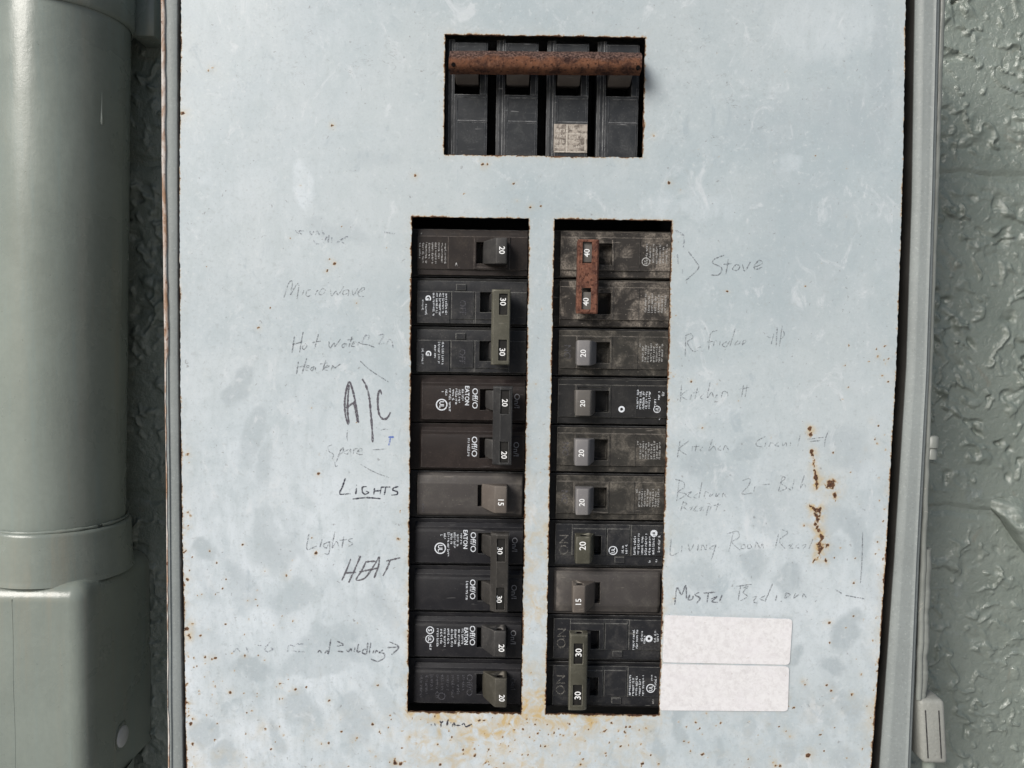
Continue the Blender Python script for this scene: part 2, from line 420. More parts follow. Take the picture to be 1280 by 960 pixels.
# ---------------------------------------------------------------- wear and writing on the cover, in millimetres on its plane (x, z)
WRITING = [
    ('A/C', 'marker', '-99.4 22.7 -100.7 26.8 -101.3 32.7 -100.8 39.4 -99.1 45.2 -97.4 41.6 -95.7 34.3 -94.1 23.9; -99.1 43.8 -99.6 37.2 -99.8 29.7 -99.0 23.4; -100.9 31.6 -95.7 35.0; -96.5 34.2 -94.6 24.2; -92.2 46.9 -90.2 43.2 -88.5 37.3 -87.7 29.2 -86.9 20.3 -86.6 13.7; -82.1 38.9 -82.8 41.1 -83.9 38.9 -84.0 33.0 -83.1 28.1 -80.9 25.9 -78.7 27.1 -77.4 29.7'),
    ('blue tick', 'blue', '-78.6 16.5 -75.5 16.7; -77.3 16.5 -78.1 12.2'),
    ('dash beside Spare', 'pencil', '-86.4 9.8 -79.7 10.3; -93.2 2.2 -85.9 -1.8 -77.7 -4.9; -99.8 20.1 -100.1 17.1 -99.7 14.1; -82.3 20.0 -80.9 20.7 -78.6 20.5'),
    ('Lights in capitals, underlined', 'pen', '-100.9 -5.4 -102.3 -9.9 -103.7 -13.8 -98.9 -13.6; -98.5 -13.7 -98.2 -13.7; -95.0 -10.5 -95.4 -13.9; -95.0 -9.2 -94.9 -8.9; -89.6 -9.7 -91.8 -10.1 -91.8 -12.7 -90.3 -13.8 -88.5 -12.7 -90.0 -12.1; -85.5 -10.4 -85.9 -13.8; -85.5 -12.0 -82.2 -11.7; -82.0 -9.9 -82.5 -13.7; -82.2 -9.9 -77.0 -9.7; -79.6 -9.9 -80.3 -13.9; -72.9 -9.4 -75.5 -10.2 -75.8 -11.4 -73.6 -12.1 -73.6 -13.6 -76.6 -14.0; -97.0 -16.4 -89.6 -15.6 -82.1 -16.0'),
    ('Heat in capitals', 'marker2', '-97.9 -48.4 -99.8 -53.6 -102.6 -60.1; -101.0 -56.1 -95.1 -55.6; -92.7 -46.7 -95.9 -54.4 -99.0 -61.3; -89.9 -49.9 -91.9 -54.3 -95.0 -59.6 -91.1 -59.1 -88.7 -56.7; -90.3 -49.9 -84.8 -49.4; -93.5 -55.5 -86.7 -53.8; -82.8 -46.9 -85.6 -51.8 -89.5 -57.9; -82.8 -46.9 -83.2 -51.8 -85.5 -58.6; -87.5 -54.2 -83.2 -53.0; -79.2 -49.3 -71.7 -47.4; -76.9 -48.5 -78.8 -53.3 -80.9 -57.4'),
    ('Microwave', 'pencil', '-133.0 88.5 -130.4 96.0 -128.6 96.6 -129.6 89.8; -129.6 89.8 -126.5 95.1 -125.2 95.3 -126.2 87.8; -122.6 92.5 -123.4 90.0; -119.0 92.8 -120.8 92.3 -121.6 90.2 -120.8 89.2 -118.7 90.0; -116.9 90.0 -115.6 92.4 -115.1 92.1; -114.0 92.7 -114.8 90.6 -113.0 90.4 -111.5 92.5 -113.0 93.5 -114.0 92.4; -108.9 93.8 -108.3 89.7 -106.0 92.3 -105.0 90.2 -101.9 94.7; -99.3 92.9 -101.9 92.6 -102.4 90.5 -99.8 91.3 -99.3 92.9 -99.8 89.8; -97.7 93.2 -96.9 90.3 -94.6 94.0; -94.3 91.7 -91.2 93.3 -92.0 94.3 -94.6 91.9 -94.1 89.9 -91.5 89.7'),
    ('Hot water', 'pencil2', '-127.5 68.7 -128.8 59.8; -128.6 64.2 -123.9 65.6; -123.0 71.1 -124.9 60.1; -121.5 64.9 -123.4 63.0 -122.6 61.7 -121.0 63.6 -121.8 64.9; -115.1 69.9 -117.1 62.1; -118.2 65.4 -113.8 66.3; -109.6 66.1 -109.1 62.7 -106.7 65.6 -106.7 63.3 -103.6 67.5; -101.0 65.4 -102.8 64.4 -102.3 62.8 -100.7 65.2 -100.5 63.4; -97.6 68.9 -99.2 63.4; -100.0 67.0 -96.8 67.6; -97.9 64.7 -95.3 65.8 -96.6 66.3 -97.9 63.9 -96.1 63.7; -94.8 64.0 -94.2 65.8 -93.5 65.5; -93.5 65.3 -89.3 64.6 -85.7 63.3'),
    ('rubbed out scribble', 'faint', '-91.4 69.2 -88.8 69.8 -89.3 67.2; -92.4 65.6 -90.9 69.0; -83.9 69.8 -81.0 69.9 -83.6 65.2 -80.7 65.7; -79.9 64.7 -78.4 67.8 -76.8 66.3 -76.3 63.2'),
    ('Heater', 'pencil2', '-125.5 55.4 -126.5 48.9; -125.7 52.6 -122.6 53.1; -121.1 57.3 -123.6 49.2; -121.8 51.9 -119.7 52.7 -120.5 53.4 -122.1 51.6 -120.2 50.6; -117.1 53.0 -119.2 51.9 -118.4 50.6 -116.9 52.7 -116.6 50.9; -111.1 56.4 -113.0 50.9; -114.2 54.3 -110.3 54.9; -112.2 52.2 -109.6 53.1 -110.1 53.9 -112.2 51.7 -110.1 51.0; -108.5 51.0 -107.5 53.9 -106.7 52.3 -103.6 54.5; -101.3 51.0 -101.0 51.0; -93.4 56.2 -88.2 51.6 -78.5 45.5'),
    ('Spare', 'pencil', '-107.9 12.1 -110.1 11.0 -109.4 8.7 -107.1 6.9 -107.9 4.3; -103.1 10.3 -105.6 3.2; -103.8 8.8 -102.0 10.7 -102.3 8.1 -104.2 7.0; -99.0 10.0 -101.6 8.1 -99.7 7.4 -98.2 10.0 -98.2 7.4; -96.7 7.4 -96.4 9.7 -94.5 10.5; -94.5 8.6 -91.9 9.4 -93.0 10.5 -94.9 7.8 -91.9 7.1; -106.4 3.5 -106.0 0.6 -104.9 1.3'),
    ('Lights', 'pencil2', '-120.0 -35.4 -121.0 -43.5 -115.8 -41.7; -113.0 -38.2 -114.3 -42.8; -109.5 -39.3 -112.4 -41.1 -110.7 -42.8 -109.0 -39.3 -109.5 -45.7 -111.8 -45.7; -106.3 -34.0 -107.8 -42.7 -105.5 -39.2 -104.0 -42.1; -101.5 -36.3 -102.6 -42.6; -103.8 -38.6 -99.8 -38.0; -96.9 -37.4 -99.2 -38.5 -96.9 -40.2 -99.2 -42.0'),
    ('Building with an arrow', 'pencil3', '-115.4 -99.4 -114.3 -98.2 -113.1 -99.7; -111.6 -99.7 -110.4 -98.1 -109.7 -100.0 -108.4 -91.8; -105.1 -93.0 -101.7 -94.8 -105.1 -95.7; -104.7 -98.4 -101.6 -98.8; -100.1 -97.6 -99.0 -98.7 -97.8 -96.8 -97.4 -98.7; -95.5 -96.3 -95.9 -98.7; -93.6 -94.3 -94.4 -98.7 -92.5 -98.2; -88.7 -93.5 -89.4 -99.3 -91.7 -99.0 -90.6 -97.0 -89.0 -97.8; -87.1 -93.5 -87.9 -99.3; -85.2 -97.3 -86.0 -99.3; -84.8 -99.3 -84.1 -97.7 -82.5 -99.2; -80.6 -97.3 -82.5 -98.9 -80.2 -99.2 -79.8 -101.5 -83.3 -103.6 -87.1 -102.4; -78.3 -96.1 -72.2 -95.6; -77.2 -92.9 -72.2 -95.6 -76.0 -99.9'),
    ('rubbed words before Building', 'faint', '-140.2 -93.5 -143.3 -97.4 -142.2 -99.4 -139.1 -97.8 -140.6 -97.0; -160.5 -100.0 -158.2 -97.7 -156.7 -100.0; -153.6 -96.8 -152.1 -99.9; -147.5 -95.9 -145.2 -95.9; -131.5 -99.2 -130.7 -95.7 -127.6 -96.0; -126.9 -94.8 -122.7 -94.8; -128.4 -98.8 -122.3 -99.1'),
    ('worn scrawl', 'pen', '-49.9 -135.5 -49.3 -136.6 -48.2 -135.6; -49.3 -136.6 -49.4 -139.0; -54.8 -137.7 -54.2 -137.6; -52.7 -136.8 -52.4 -138.2; -45.4 -134.6 -46.4 -137.9 -45.5 -136.8; -44.2 -136.5 -43.9 -136.5; -43.4 -138.5 -42.3 -136.3 -41.9 -138.4; -41.6 -137.8 -38.9 -137.9; -38.2 -137.6 -37.1 -136.7 -36.0 -138.5 -34.6 -138.0 -33.3 -137.2 -32.8 -137.1'),
    ('Stove with a bracket', 'pencil2', '75.9 115.4 80.4 109.7 81.3 106.7 75.0 100.3; 94.5 113.7 89.4 111.5 89.0 109.4 93.4 107.3 92.2 103.8 87.9 103.4; 96.7 111.6 95.7 103.9; 94.2 109.0 98.5 109.5; 100.7 109.1 99.0 106.5 101.6 106.1 102.8 108.3 100.7 109.1; 104.1 109.2 105.5 105.8 108.4 111.0; 109.8 107.5 114.4 109.8 112.7 111.4 110.2 108.4 111.1 106.7 114.5 108.0'),
    ('faint curved line', 'faint', '68.7 126.1 72.7 124.1 73.6 120.7 73.3 117.3; 70.3 113.8 70.9 108.7; 73.2 106.1 73.2 104.0'),
    ('Refridge', 'pencil', '75.8 72.2 75.8 61.1; 75.5 71.8 78.3 73.0 79.5 70.8 76.7 68.6 79.7 64.0 82.5 64.4; 81.8 65.5 83.9 66.2; 92.2 74.9 88.7 73.1 87.9 64.9; 86.7 68.8 90.2 69.2; 90.3 66.7 91.0 69.6 92.4 69.2; 93.8 69.6 93.5 66.8; 97.4 69.3 94.9 67.5 96.8 66.4 98.8 69.7; 101.5 76.2 98.9 66.5; 103.1 69.8 101.4 67.6 103.9 68.3 104.2 69.8; 105.3 67.6 107.8 69.8 106.0 69.8 105.3 67.3; 118.0 72.1 120.2 71.4; 121.6 73.6 120.3 67.9; 123.2 77.2 122.9 66.8; 125.7 77.9 124.7 67.2; 126.1 75.8 127.0 73.0 125.2 70.8; 134.2 70.9 134.8 71.1'),
    ('Kitchen with a number sign', 'pencil', '74.3 46.4 73.8 37.4; 77.4 43.6 74.2 40.6 77.5 38.5; 79.6 41.4 78.9 38.5; 82.7 45.1 81.4 39.0; 80.3 42.2 83.8 42.9; 86.0 41.9 84.3 39.7 86.1 39.0; 89.1 47.7 87.9 39.8 90.0 42.7 91.1 40.2; 91.8 40.9 93.2 41.6 92.2 40.0 93.6 39.9; 95.1 39.9 96.0 43.1 98.2 42.8 98.6 40.6; 106.7 47.2 105.8 40.4; 108.5 46.9 107.6 40.4; 103.9 44.3 109.6 45.5'),
    ('Kitchen', 'pencil', '74.2 17.1 73.0 8.3; 78.9 17.1 74.0 12.7 78.0 9.5; 80.8 14.3 80.5 11.7; 82.9 15.4 82.3 11.4; 81.1 13.9 84.4 14.3; 86.2 14.0 84.8 12.2 86.6 11.8; 91.1 18.1 89.5 11.9 91.9 14.4 93.1 12.3; 94.1 13.4 95.5 14.5 94.1 12.7 96.0 12.3; 97.0 12.3 98.0 14.9 99.9 12.4'),
    ('Circuit #1', 'pencil', '118.8 19.9 114.9 17.7 114.2 15.2 117.2 14.5; 119.2 17.0 118.6 14.5; 120.8 14.5 121.8 16.7 123.2 16.4; 125.7 17.1 124.0 15.3 126.2 15.0; 127.9 17.2 128.0 15.0 129.7 16.8 130.1 15.0; 132.2 17.6 131.9 15.1; 137.1 21.3 135.9 14.8; 140.8 18.8 149.4 20.0; 142.3 17.7 147.7 18.2; 151.8 23.3 150.5 19.7 149.9 15.0'),
    ('Bedroom', 'pencil', '74.4 -3.3 73.3 -14.9; 72.2 -3.3 76.6 -4.7 77.0 -7.6 74.2 -9.8 78.2 -11.2 74.0 -14.2; 78.9 -10.5 81.1 -9.7 79.0 -11.9 81.2 -13.0; 84.3 -10.4 82.2 -12.6 84.1 -13.3; 86.3 -4.5 84.8 -13.7; 87.7 -12.5 88.3 -9.6 90.1 -10.3; 91.2 -10.3 90.5 -12.5 92.7 -10.3; 94.1 -10.2 93.8 -12.4 95.9 -10.2; 97.1 -12.4 97.7 -10.2 99.2 -12.4'),
    ('2nd Bath', 'pencil', '107.6 -3.5 111.2 -2.3 111.0 -5.6 107.5 -10.4 112.9 -10.0; 113.6 -9.2 114.2 -6.3; 117.8 -5.5 122.1 -5.1; 128.5 -1.0 126.6 -9.0; 127.4 -0.6 130.0 -1.7 127.9 -4.6 130.9 -6.8 127.3 -9.0; 131.6 -6.8 133.1 -8.2; 134.7 -2.4 133.8 -8.2; 140.0 -0.1 138.1 -7.0 139.8 -4.5 141.0 -6.6'),
    ('Recept', 'pencil', '76.9 -14.9 75.6 -20.0; 76.9 -15.3 78.7 -16.3 77.0 -17.8 79.9 -20.0; 79.9 -18.5 81.7 -17.8 80.3 -20.0; 84.2 -17.0 82.4 -19.6 84.6 -19.9; 85.3 -18.8 87.1 -17.7 85.7 -19.9; 90.0 -17.3 89.0 -22.4; 90.0 -17.6 91.4 -17.2 90.8 -19.8; 95.3 -15.3 94.0 -19.8; 92.8 -16.9 96.5 -16.4'),
    ('Living', 'pencil', '71.0 -35.0 70.8 -43.6 75.2 -42.2; 76.9 -38.5 76.5 -42.1; 80.0 -37.6 81.0 -41.2 83.1 -37.5; 85.3 -37.5 85.0 -41.1; 86.8 -41.1 87.6 -37.9 89.4 -40.6 89.8 -37.4; 94.2 -37.8 91.2 -39.7 93.4 -40.1 94.7 -37.8 92.3 -46.0'),
    ('Room', 'pencil', '103.4 -31.8 101.5 -41.3; 100.3 -31.9 105.6 -30.4 106.6 -33.6 103.1 -36.3 107.2 -40.3; 108.5 -37.6 107.7 -39.4 109.9 -39.4 109.8 -37.6 108.5 -37.6; 111.6 -37.1 111.2 -39.4 113.4 -38.9 112.5 -37.1; 115.2 -39.3 116.0 -36.1 117.9 -39.2 119.2 -36.5 119.7 -39.2'),
    ('Recept beside Room', 'pencil', '127.5 -31.4 125.9 -39.1; 129.2 -29.2 132.3 -30.9 128.0 -35.0 131.3 -39.5; 133.0 -37.7 135.2 -36.7 133.5 -39.0 135.7 -39.0; 138.3 -36.7 136.6 -38.5 138.8 -38.9; 140.1 -37.6 142.3 -37.1 140.6 -39.4; 145.8 -33.9 143.8 -39.3'),
    ('Master', 'pencil3', '73.7 -70.3 74.8 -61.2 77.2 -64.8 79.3 -59.8 79.9 -67.0; 81.6 -64.7 80.8 -67.5 83.0 -67.0 83.4 -65.2; 86.5 -63.3 84.3 -64.7 87.0 -66.5 85.3 -69.2; 88.8 -63.7 95.5 -63.1; 91.4 -63.7 90.7 -68.7; 92.9 -66.8 96.0 -65.4 93.4 -68.2 96.5 -68.6; 97.4 -68.1 98.6 -64.5'),
    ('Bedroom beside Master', 'pencil2', '108.3 -59.3 107.2 -67.5; 106.1 -59.8 114.1 -58.6; 109.7 -60.7 112.3 -59.7 109.8 -62.9 112.0 -65.2 108.5 -67.5; 114.8 -65.6 117.0 -65.1 115.3 -67.8 117.5 -68.7; 125.2 -58.2 121.5 -67.8; 121.4 -64.6 118.8 -66.4 121.1 -67.3; 127.7 -64.0 126.9 -67.7; 132.6 -63.0 131.8 -65.8 134.8 -63.9 132.6 -63.0; 137.5 -63.0 136.7 -65.7 139.3 -63.7; 141.1 -65.6 141.9 -63.4 143.4 -65.6; 129.8 -67.6 130.3 -67.6; 147.9 -67.3 148.4 -67.3'),
    ('stray lines', 'pencil2', '171.9 -29.9 172.1 -46.1 171.7 -57.0; 163.9 -63.9 174.2 -65.6; 158.4 -60.8 162.1 -63.0'),
    ('rubbed out words', 'faint', '-127.2 123.3 -125.2 121.3; -122.6 122.8 -125.2 122.8 -123.6 120.8; -119.5 122.9 -119.0 120.8 -117.4 122.9; -116.4 120.9 -115.9 122.9 -114.6 120.9; -113.3 123.5 -112.3 120.9; -117.4 118.8 -117.2 116.8 -114.3 116.3; -110.7 120.5 -112.3 116.8; -109.7 121.0 -110.2 117.1; -108.2 120.0 -108.4 116.9; -106.1 116.9 -103.0 119.0 -99.9 120.6 -104.5 118.0 -101.9 116.8; -81.3 122.9 -75.6 122.1'),
]
RUST_SPOTS = [
    (154.0, -4.7, 2.7, 1.0), (156.3, -10.2, 1.3, 0.9), (156.9, -13.6, 0.8, 0.7), (142.0, 24.7, 1.1, 1.0), (142.5, 21.3, 1.3, 1.0), (143.7, 12.9, 0.9, 1.0), (144.0, 10.4, 0.8, 0.9), (144.8, 6.6, 0.8, 0.7),
    (145.3, 2.4, 0.8, 0.9), (146.1, -1.4, 1.3, 1.0), (146.7, -4.8, 1.1, 1.0), (146.9, -7.4, 0.8, 0.8), (143.1, -15.9, 0.8, 0.6), (146.1, -18.0, 1.5, 0.9), (148.6, -18.0, 1.3, 0.9), (147.1, -21.4, 1.3, 0.8),
    (148.8, -23.1, 1.0, 0.7), (146.8, -26.1, 1.2, 1.0), (148.6, -29.5, 1.4, 1.0), (150.4, -32.9, 1.3, 0.9), (149.3, -36.7, 1.4, 1.0), (149.6, -39.7, 1.3, 1.0), (149.5, -42.7, 0.8, 0.8), (154.0, -37.1, 0.9, 1.0),
    (153.0, -45.7, 1.0, 1.0), (140.9, -27.0, 0.8, 0.8), (160.4, -38.7, 0.6, 0.8), (146.3, -46.6, 0.6, 0.7), (154.6, 11.8, 0.7, 0.9), (-108.3, 176.5, 0.8, 1.0), (-169.2, 204.5, 0.9, 0.8), (-171.2, 203.3, 0.6, 0.8),
    (-184.4, 181.4, 1.3, 0.8), (-65.5, 151.7, 0.8, 1.0), (-67.5, 152.9, 0.5, 0.7), (-31.0, 157.9, 1.1, 0.9), (-28.5, 158.3, 0.8, 0.8), (-14.8, 148.4, 0.8, 0.7), (-13.0, 139.5, 0.7, 0.7), (-6.0, 136.7, 0.8, 0.8),
    (-0.6, 137.2, 0.6, 0.7), (65.0, 150.4, 0.9, 0.9), (56.6, 173.8, 0.7, 0.8), (-106.9, 106.2, 0.9, 1.0), (-109.4, 108.6, 0.8, 0.8), (-110.6, 102.8, 0.7, 0.9), (-146.3, 72.5, 0.8, 0.8), (-95.2, 86.1, 0.7, 0.6),
    (-129.6, 118.9, 0.5, 0.7), (-80.0, 114.8, 0.5, 0.7), (-115.0, -3.3, 0.8, 0.9), (-116.2, -45.5, 0.9, 0.9), (-73.2, -37.5, 1.1, 0.6), (-72.0, -22.6, 0.8, 0.6), (96.7, 95.2, 0.7, 0.8), (136.8, 98.3, 0.6, 0.6),
    (145.1, 110.4, 0.5, 0.6), (79.4, 48.0, 0.7, 0.6), (92.8, 47.0, 0.6, 0.5), (85.9, 23.8, 0.7, 0.7), (-131.9, -58.1, 0.8, 0.9), (-185.0, -87.4, 1.3, 0.9), (-183.8, -90.9, 1.0, 0.9), (-182.0, -84.8, 0.8, 0.7),
    (-177.8, -91.2, 0.9, 0.8), (-175.3, -102.9, 0.8, 0.9), (-169.8, -103.2, 0.8, 0.9), (-154.1, -101.7, 0.8, 0.8), (-162.2, -121.9, 0.9, 1.0), (-135.3, -116.7, 0.8, 0.8), (-127.2, -119.6, 0.9, 0.9), (-135.8, -125.0, 0.8, 0.8),
    (-134.1, -125.0, 0.6, 0.8), (-109.3, -125.5, 0.8, 0.9), (-83.3, -116.8, 0.8, 0.8), (-143.5, -141.8, 0.9, 0.9), (-109.3, -148.7, 0.8, 0.9), (-113.1, -149.2, 0.7, 0.8), (-73.6, -159.2, 1.3, 0.9), (-70.6, -159.6, 1.1, 0.9),
    (-128.5, -82.7, 0.8, 0.6), (-148.4, -70.9, 0.6, 0.7), (-154.6, -122.2, 0.5, 0.7), (-131.1, -114.4, 0.5, 0.8), (-121.3, -118.2, 0.5, 0.8), (-178.5, -123.0, 0.6, 0.8), (-123.0, -147.6, 0.6, 0.6), (-94.5, -83.0, 0.5, 0.6),
    (156.0, -78.8, 0.8, 1.0), (152.6, -78.8, 0.5, 0.7), (143.1, -110.7, 0.8, 0.8), (144.4, -112.4, 0.7, 0.8), (156.0, -112.7, 0.7, 0.9), (158.6, -115.7, 0.8, 0.9), (169.8, -117.7, 1.0, 0.7), (174.1, -106.7, 0.7, 0.7),
    (138.9, -125.2, 0.8, 0.8), (135.9, -124.4, 0.7, 0.8), (135.1, -138.0, 0.7, 0.8), (137.3, -141.0, 0.7, 0.8), (147.6, -151.4, 1.3, 1.0), (130.2, -157.4, 1.0, 0.8), (132.8, -157.4, 0.9, 0.8), (128.8, -155.7, 0.8, 0.7),
    (90.5, -151.9, 0.8, 0.7), (92.0, -129.0, 0.7, 0.6), (156.0, -148.7, 0.6, 0.8), (49.1, -140.2, 0.8, 1.0), (-44.2, -146.0, 0.6, 0.7), (-37.3, -151.2, 0.8, 0.8), (-25.2, -158.0, 0.8, 0.8), (-62.6, -148.5, 0.8, 0.7),
    (-66.0, -145.0, 0.7, 0.7), (-16.4, -143.8, 0.8, 0.7), (-9.5, -145.5, 0.7, 0.7), (14.4, -142.0, 0.6, 0.6), (29.1, -149.3, 0.6, 0.6), (46.7, -148.6, 0.8, 0.6), (-23.1, -121.5, 0.8, 0.5), (0.2, -112.4, 0.7, 0.5),
    (-1.3, -47.6, 0.7, 0.6), (-3.0, -22.0, 0.6, 0.5), (-0.2, 12.0, 0.6, 0.5), (0.8, -145.3, 0.6, 0.6), (10.1, -138.6, 0.7, 0.6), (176.0, 62.9, 0.8, 0.8), (178.9, 52.5, 0.7, 0.7), (177.5, 16.8, 1.1, 0.5),
    (179.5, 68.3, 0.8, 0.8), (180.4, 58.8, 0.7, 0.8), (182.0, 49.6, 0.6, 0.8), (176.6, 8.8, 0.6, 0.5), (164.3, 1.8, 0.5, 0.6), (169.5, 7.4, 0.6, 0.6), (184.8, -8.1, 0.8, 0.7), (181.1, -39.2, 0.8, 0.6),
    (180.9, -75.8, 0.8, 0.6), (179.3, -88.0, 0.8, 0.6), (181.5, -101.0, 0.8, 0.7), (182.1, -125.0, 0.8, 0.7), (-185.6, -50.4, 0.8, 0.7), (-185.4, -33.2, 1.0, 0.6), (-183.7, -24.7, 0.7, 0.6), (-183.0, 1.6, 0.6, 0.7),
    (-179.3, -69.6, 0.6, 0.5), (-184.4, -61.1, 1.0, 0.7), (-184.1, -128.3, 1.1, 0.7), (-183.3, -139.3, 1.1, 0.8), (-182.5, -150.3, 1.3, 0.7),
]
SMUDGES = [
    (-156, 43, 5.9, 12.6, -20, 0.80), (-149, 16, 5.0, 16.8, -18, 0.60), (-144, 1, 4.2, 12.6, -15, 0.50), (-139, -45, 11.8, 10.9, 0, 0.50), (-156, -67, 8.4, 12.6, 10, 0.40), (-175, -44, 5.9, 5.0, 0, 0.80),
    (-127, -69, 10.9, 8.4, 10, 0.50), (-110, -92, 16.8, 7.6, 20, 0.50), (-150, -108, 11.8, 5.5, -5, 0.80), (-123, -132, 8.4, 10.9, 25, 0.60), (-138, -145, 4.2, 9.2, 20, 0.60), (-176, -146, 5.9, 10.1, 10, 0.70),
    (-163, -157, 6.7, 7.6, 20, 0.70), (-114, -105, 25.2, 6.7, 15, 0.45), (-95, -136, 9.2, 15.1, 10, 0.60), (-144, -30, 6.7, 8.4, 0, 0.40), (-84, -75, 10.1, 12.6, 0, 0.30), (-106, 123, 16.8, 5.9, -10, 0.50),
    (-82, 160, 12.6, 4.2, 0, 0.30), (87, 5, 10.9, 7.6, -20, 0.80), (108, 14, 5.9, 5.0, 0, 0.80), (100, -3, 12.6, 10.1, 0, 0.40), (120, -20, 8.4, 10.9, 0, 0.50), (114, -48, 7.6, 6.7, 0, 0.70),
    (134, -56, 7.6, 7.6, 0, 0.70), (85, -55, 10.9, 5.9, 0, 0.40), (162, 14, 12.6, 9.2, 0, 0.60), (158, -24, 10.1, 6.7, 20, 0.50), (169, -32, 5.0, 10.9, 10, 0.60), (154, -41, 7.6, 8.4, 0, 0.40),
    (166, -84, 8.4, 10.1, -20, 0.90), (159, -103, 4.6, 7.6, 25, 0.90), (140, -97, 3.4, 5.9, 0, 0.90), (166, -121, 12.6, 5.9, -20, 0.50), (151, -128, 10.9, 5.0, -25, 0.50), (78, -135, 3.4, 9.2, 5, 0.90),
    (70, -149, 3.4, 10.1, 20, 0.80), (100, -150, 2.1, 7.6, 8, 0.80), (115, -137, 3.4, 8.4, 15, 0.50), (137, -150, 5.9, 4.2, 0, 0.60), (167, -152, 8.4, 6.7, 0, 0.60), (171, 204, 5.9, 37.8, 0, 0.60),
    (156, 183, 21.0, 12.6, -40, 0.60), (119, 179, 25.2, 16.8, 0, 0.40), (133, 122, 25.2, 50.4, 0, 0.30), (77, 72, 8.4, 16.8, 0, 0.30), (10, 120, 25.2, 252.1, 0, 0.10), (-156, -7, 12.6, 25.2, 0, -0.70),
    (-127, -24, 16.8, 16.8, 0, -0.50), (-169, -76, 16.8, 12.6, 30, -0.60), (-144, -89, 12.6, 8.4, 30, -0.70), (-106, -58, 16.8, 12.6, 0, -0.50), (113, -3, 12.6, 5.9, -20, -0.40), (140, -71, 12.6, 6.7, 0, -0.50),
    (90, -89, 16.8, 4.2, 0, -0.30), (-123, 223, 25.2, 12.6, 0, -0.30), (-123, 147, 5.9, 12.6, 15, -0.80), (-156, 146, 25.2, 8.4, 0, -0.40), (-173, 18, 8.4, 25.2, 0, -0.50), (-93, -153, 16.8, 6.7, 0, -0.50),
    (-157, -132, 12.6, 8.4, 30, -0.50), (126, 161, 5.0, 5.9, 0, -0.50), (79, 138, 25.2, 5.9, 0, -0.30), (97, 30, 12.6, 5.9, 0, -0.40), (142, 231, 25.2, 16.8, 0, -0.30), (169, 2, 10.9, 9.2, 0, -0.40),
    (125, -124, 21.0, 3.4, 0, -0.40), (143, -132, 16.8, 5.9, -20, -0.50),
]

# ---------------------------------------------------------------- ground in front of the wall
def ground_material():
    N = NT('pale_concrete')
    a = N.noise(3, 6, 0.6); b = N.noise(60, 4, 0.6)
    col = N.mix(N.ramp(a, 0.3, 0.7), (0.34, 0.335, 0.32), (0.42, 0.41, 0.39))
    col = N.mix(N.ramp(b, 0.5, 0.75, 0, 0.4), col, (0.27, 0.26, 0.25))
    return N.done(col, 0.85, N.bump(b, 2.0, 0.4))
gm = mesh('ground', [(-60000, 135, -1250), (60000, 135, -1250), (60000, -60000, -1250), (-60000, -60000, -1250)], [(0, 1, 2, 3)])
tag(link('ground', gm, ground_material()), None, kind='structure')

# ---------------------------------------------------------------- block wall
WALL_Y = 96.0
def wall_height(x, z, seed):
    wx = x + 5 * vnoise(x, z, 19, 301) + 2.2 * vnoise(x, z, 6, 302)
    wz = z + 5 * vnoise(x, z, 18, 303) + 2.2 * vnoise(x, z, 6, 304)
    worm = np.clip((-15 - z) / 40, 0, 1)                    # the lowest courses in view carry more curling ridges
    h = 0.9 * fbm(x, z, 46, 310, 3) + 0.12 * fbm(x, z, 5, 311, 2)
    r1 = np.clip(1 - np.abs(vnoise(wx, wz, 12, 313)) * 6.5, 0, 1) ** 1.3
    g1 = np.clip(vnoise(x, z, 15, 314) * 2.4 + 0.05 + 0.45 * worm, 0, 1)
    h += 2.0 * r1 * g1
    dx = x * 0.8 + z * 0.6; dz = -x * 0.6 + z * 0.8             # short slanting tears
    r2 = np.clip(vnoise(dx + 1.5 * vnoise(x, z, 5, 305), dz * 0.42, 3.6, 318) - 0.34, 0, 1)
    h += 4.2 * r2 * np.clip(vnoise(x, z, 26, 319) + 0.5, 0, 1) * (1 - 0.6 * worm)
    pit = np.clip(vnoise(wx, wz * 1.15, 7.5, 315) - 0.44, 0, 1)
    h -= 6.5 * pit * np.clip(vnoise(x, z, 36, 316) + 0.45, 0, 1) * (1 - 0.7 * worm)
    knob = np.clip(vnoise(wx, wz, 4.2, 317) - 0.60, 0, 1)
    h += 3.6 * knob
    return 1.35 * h

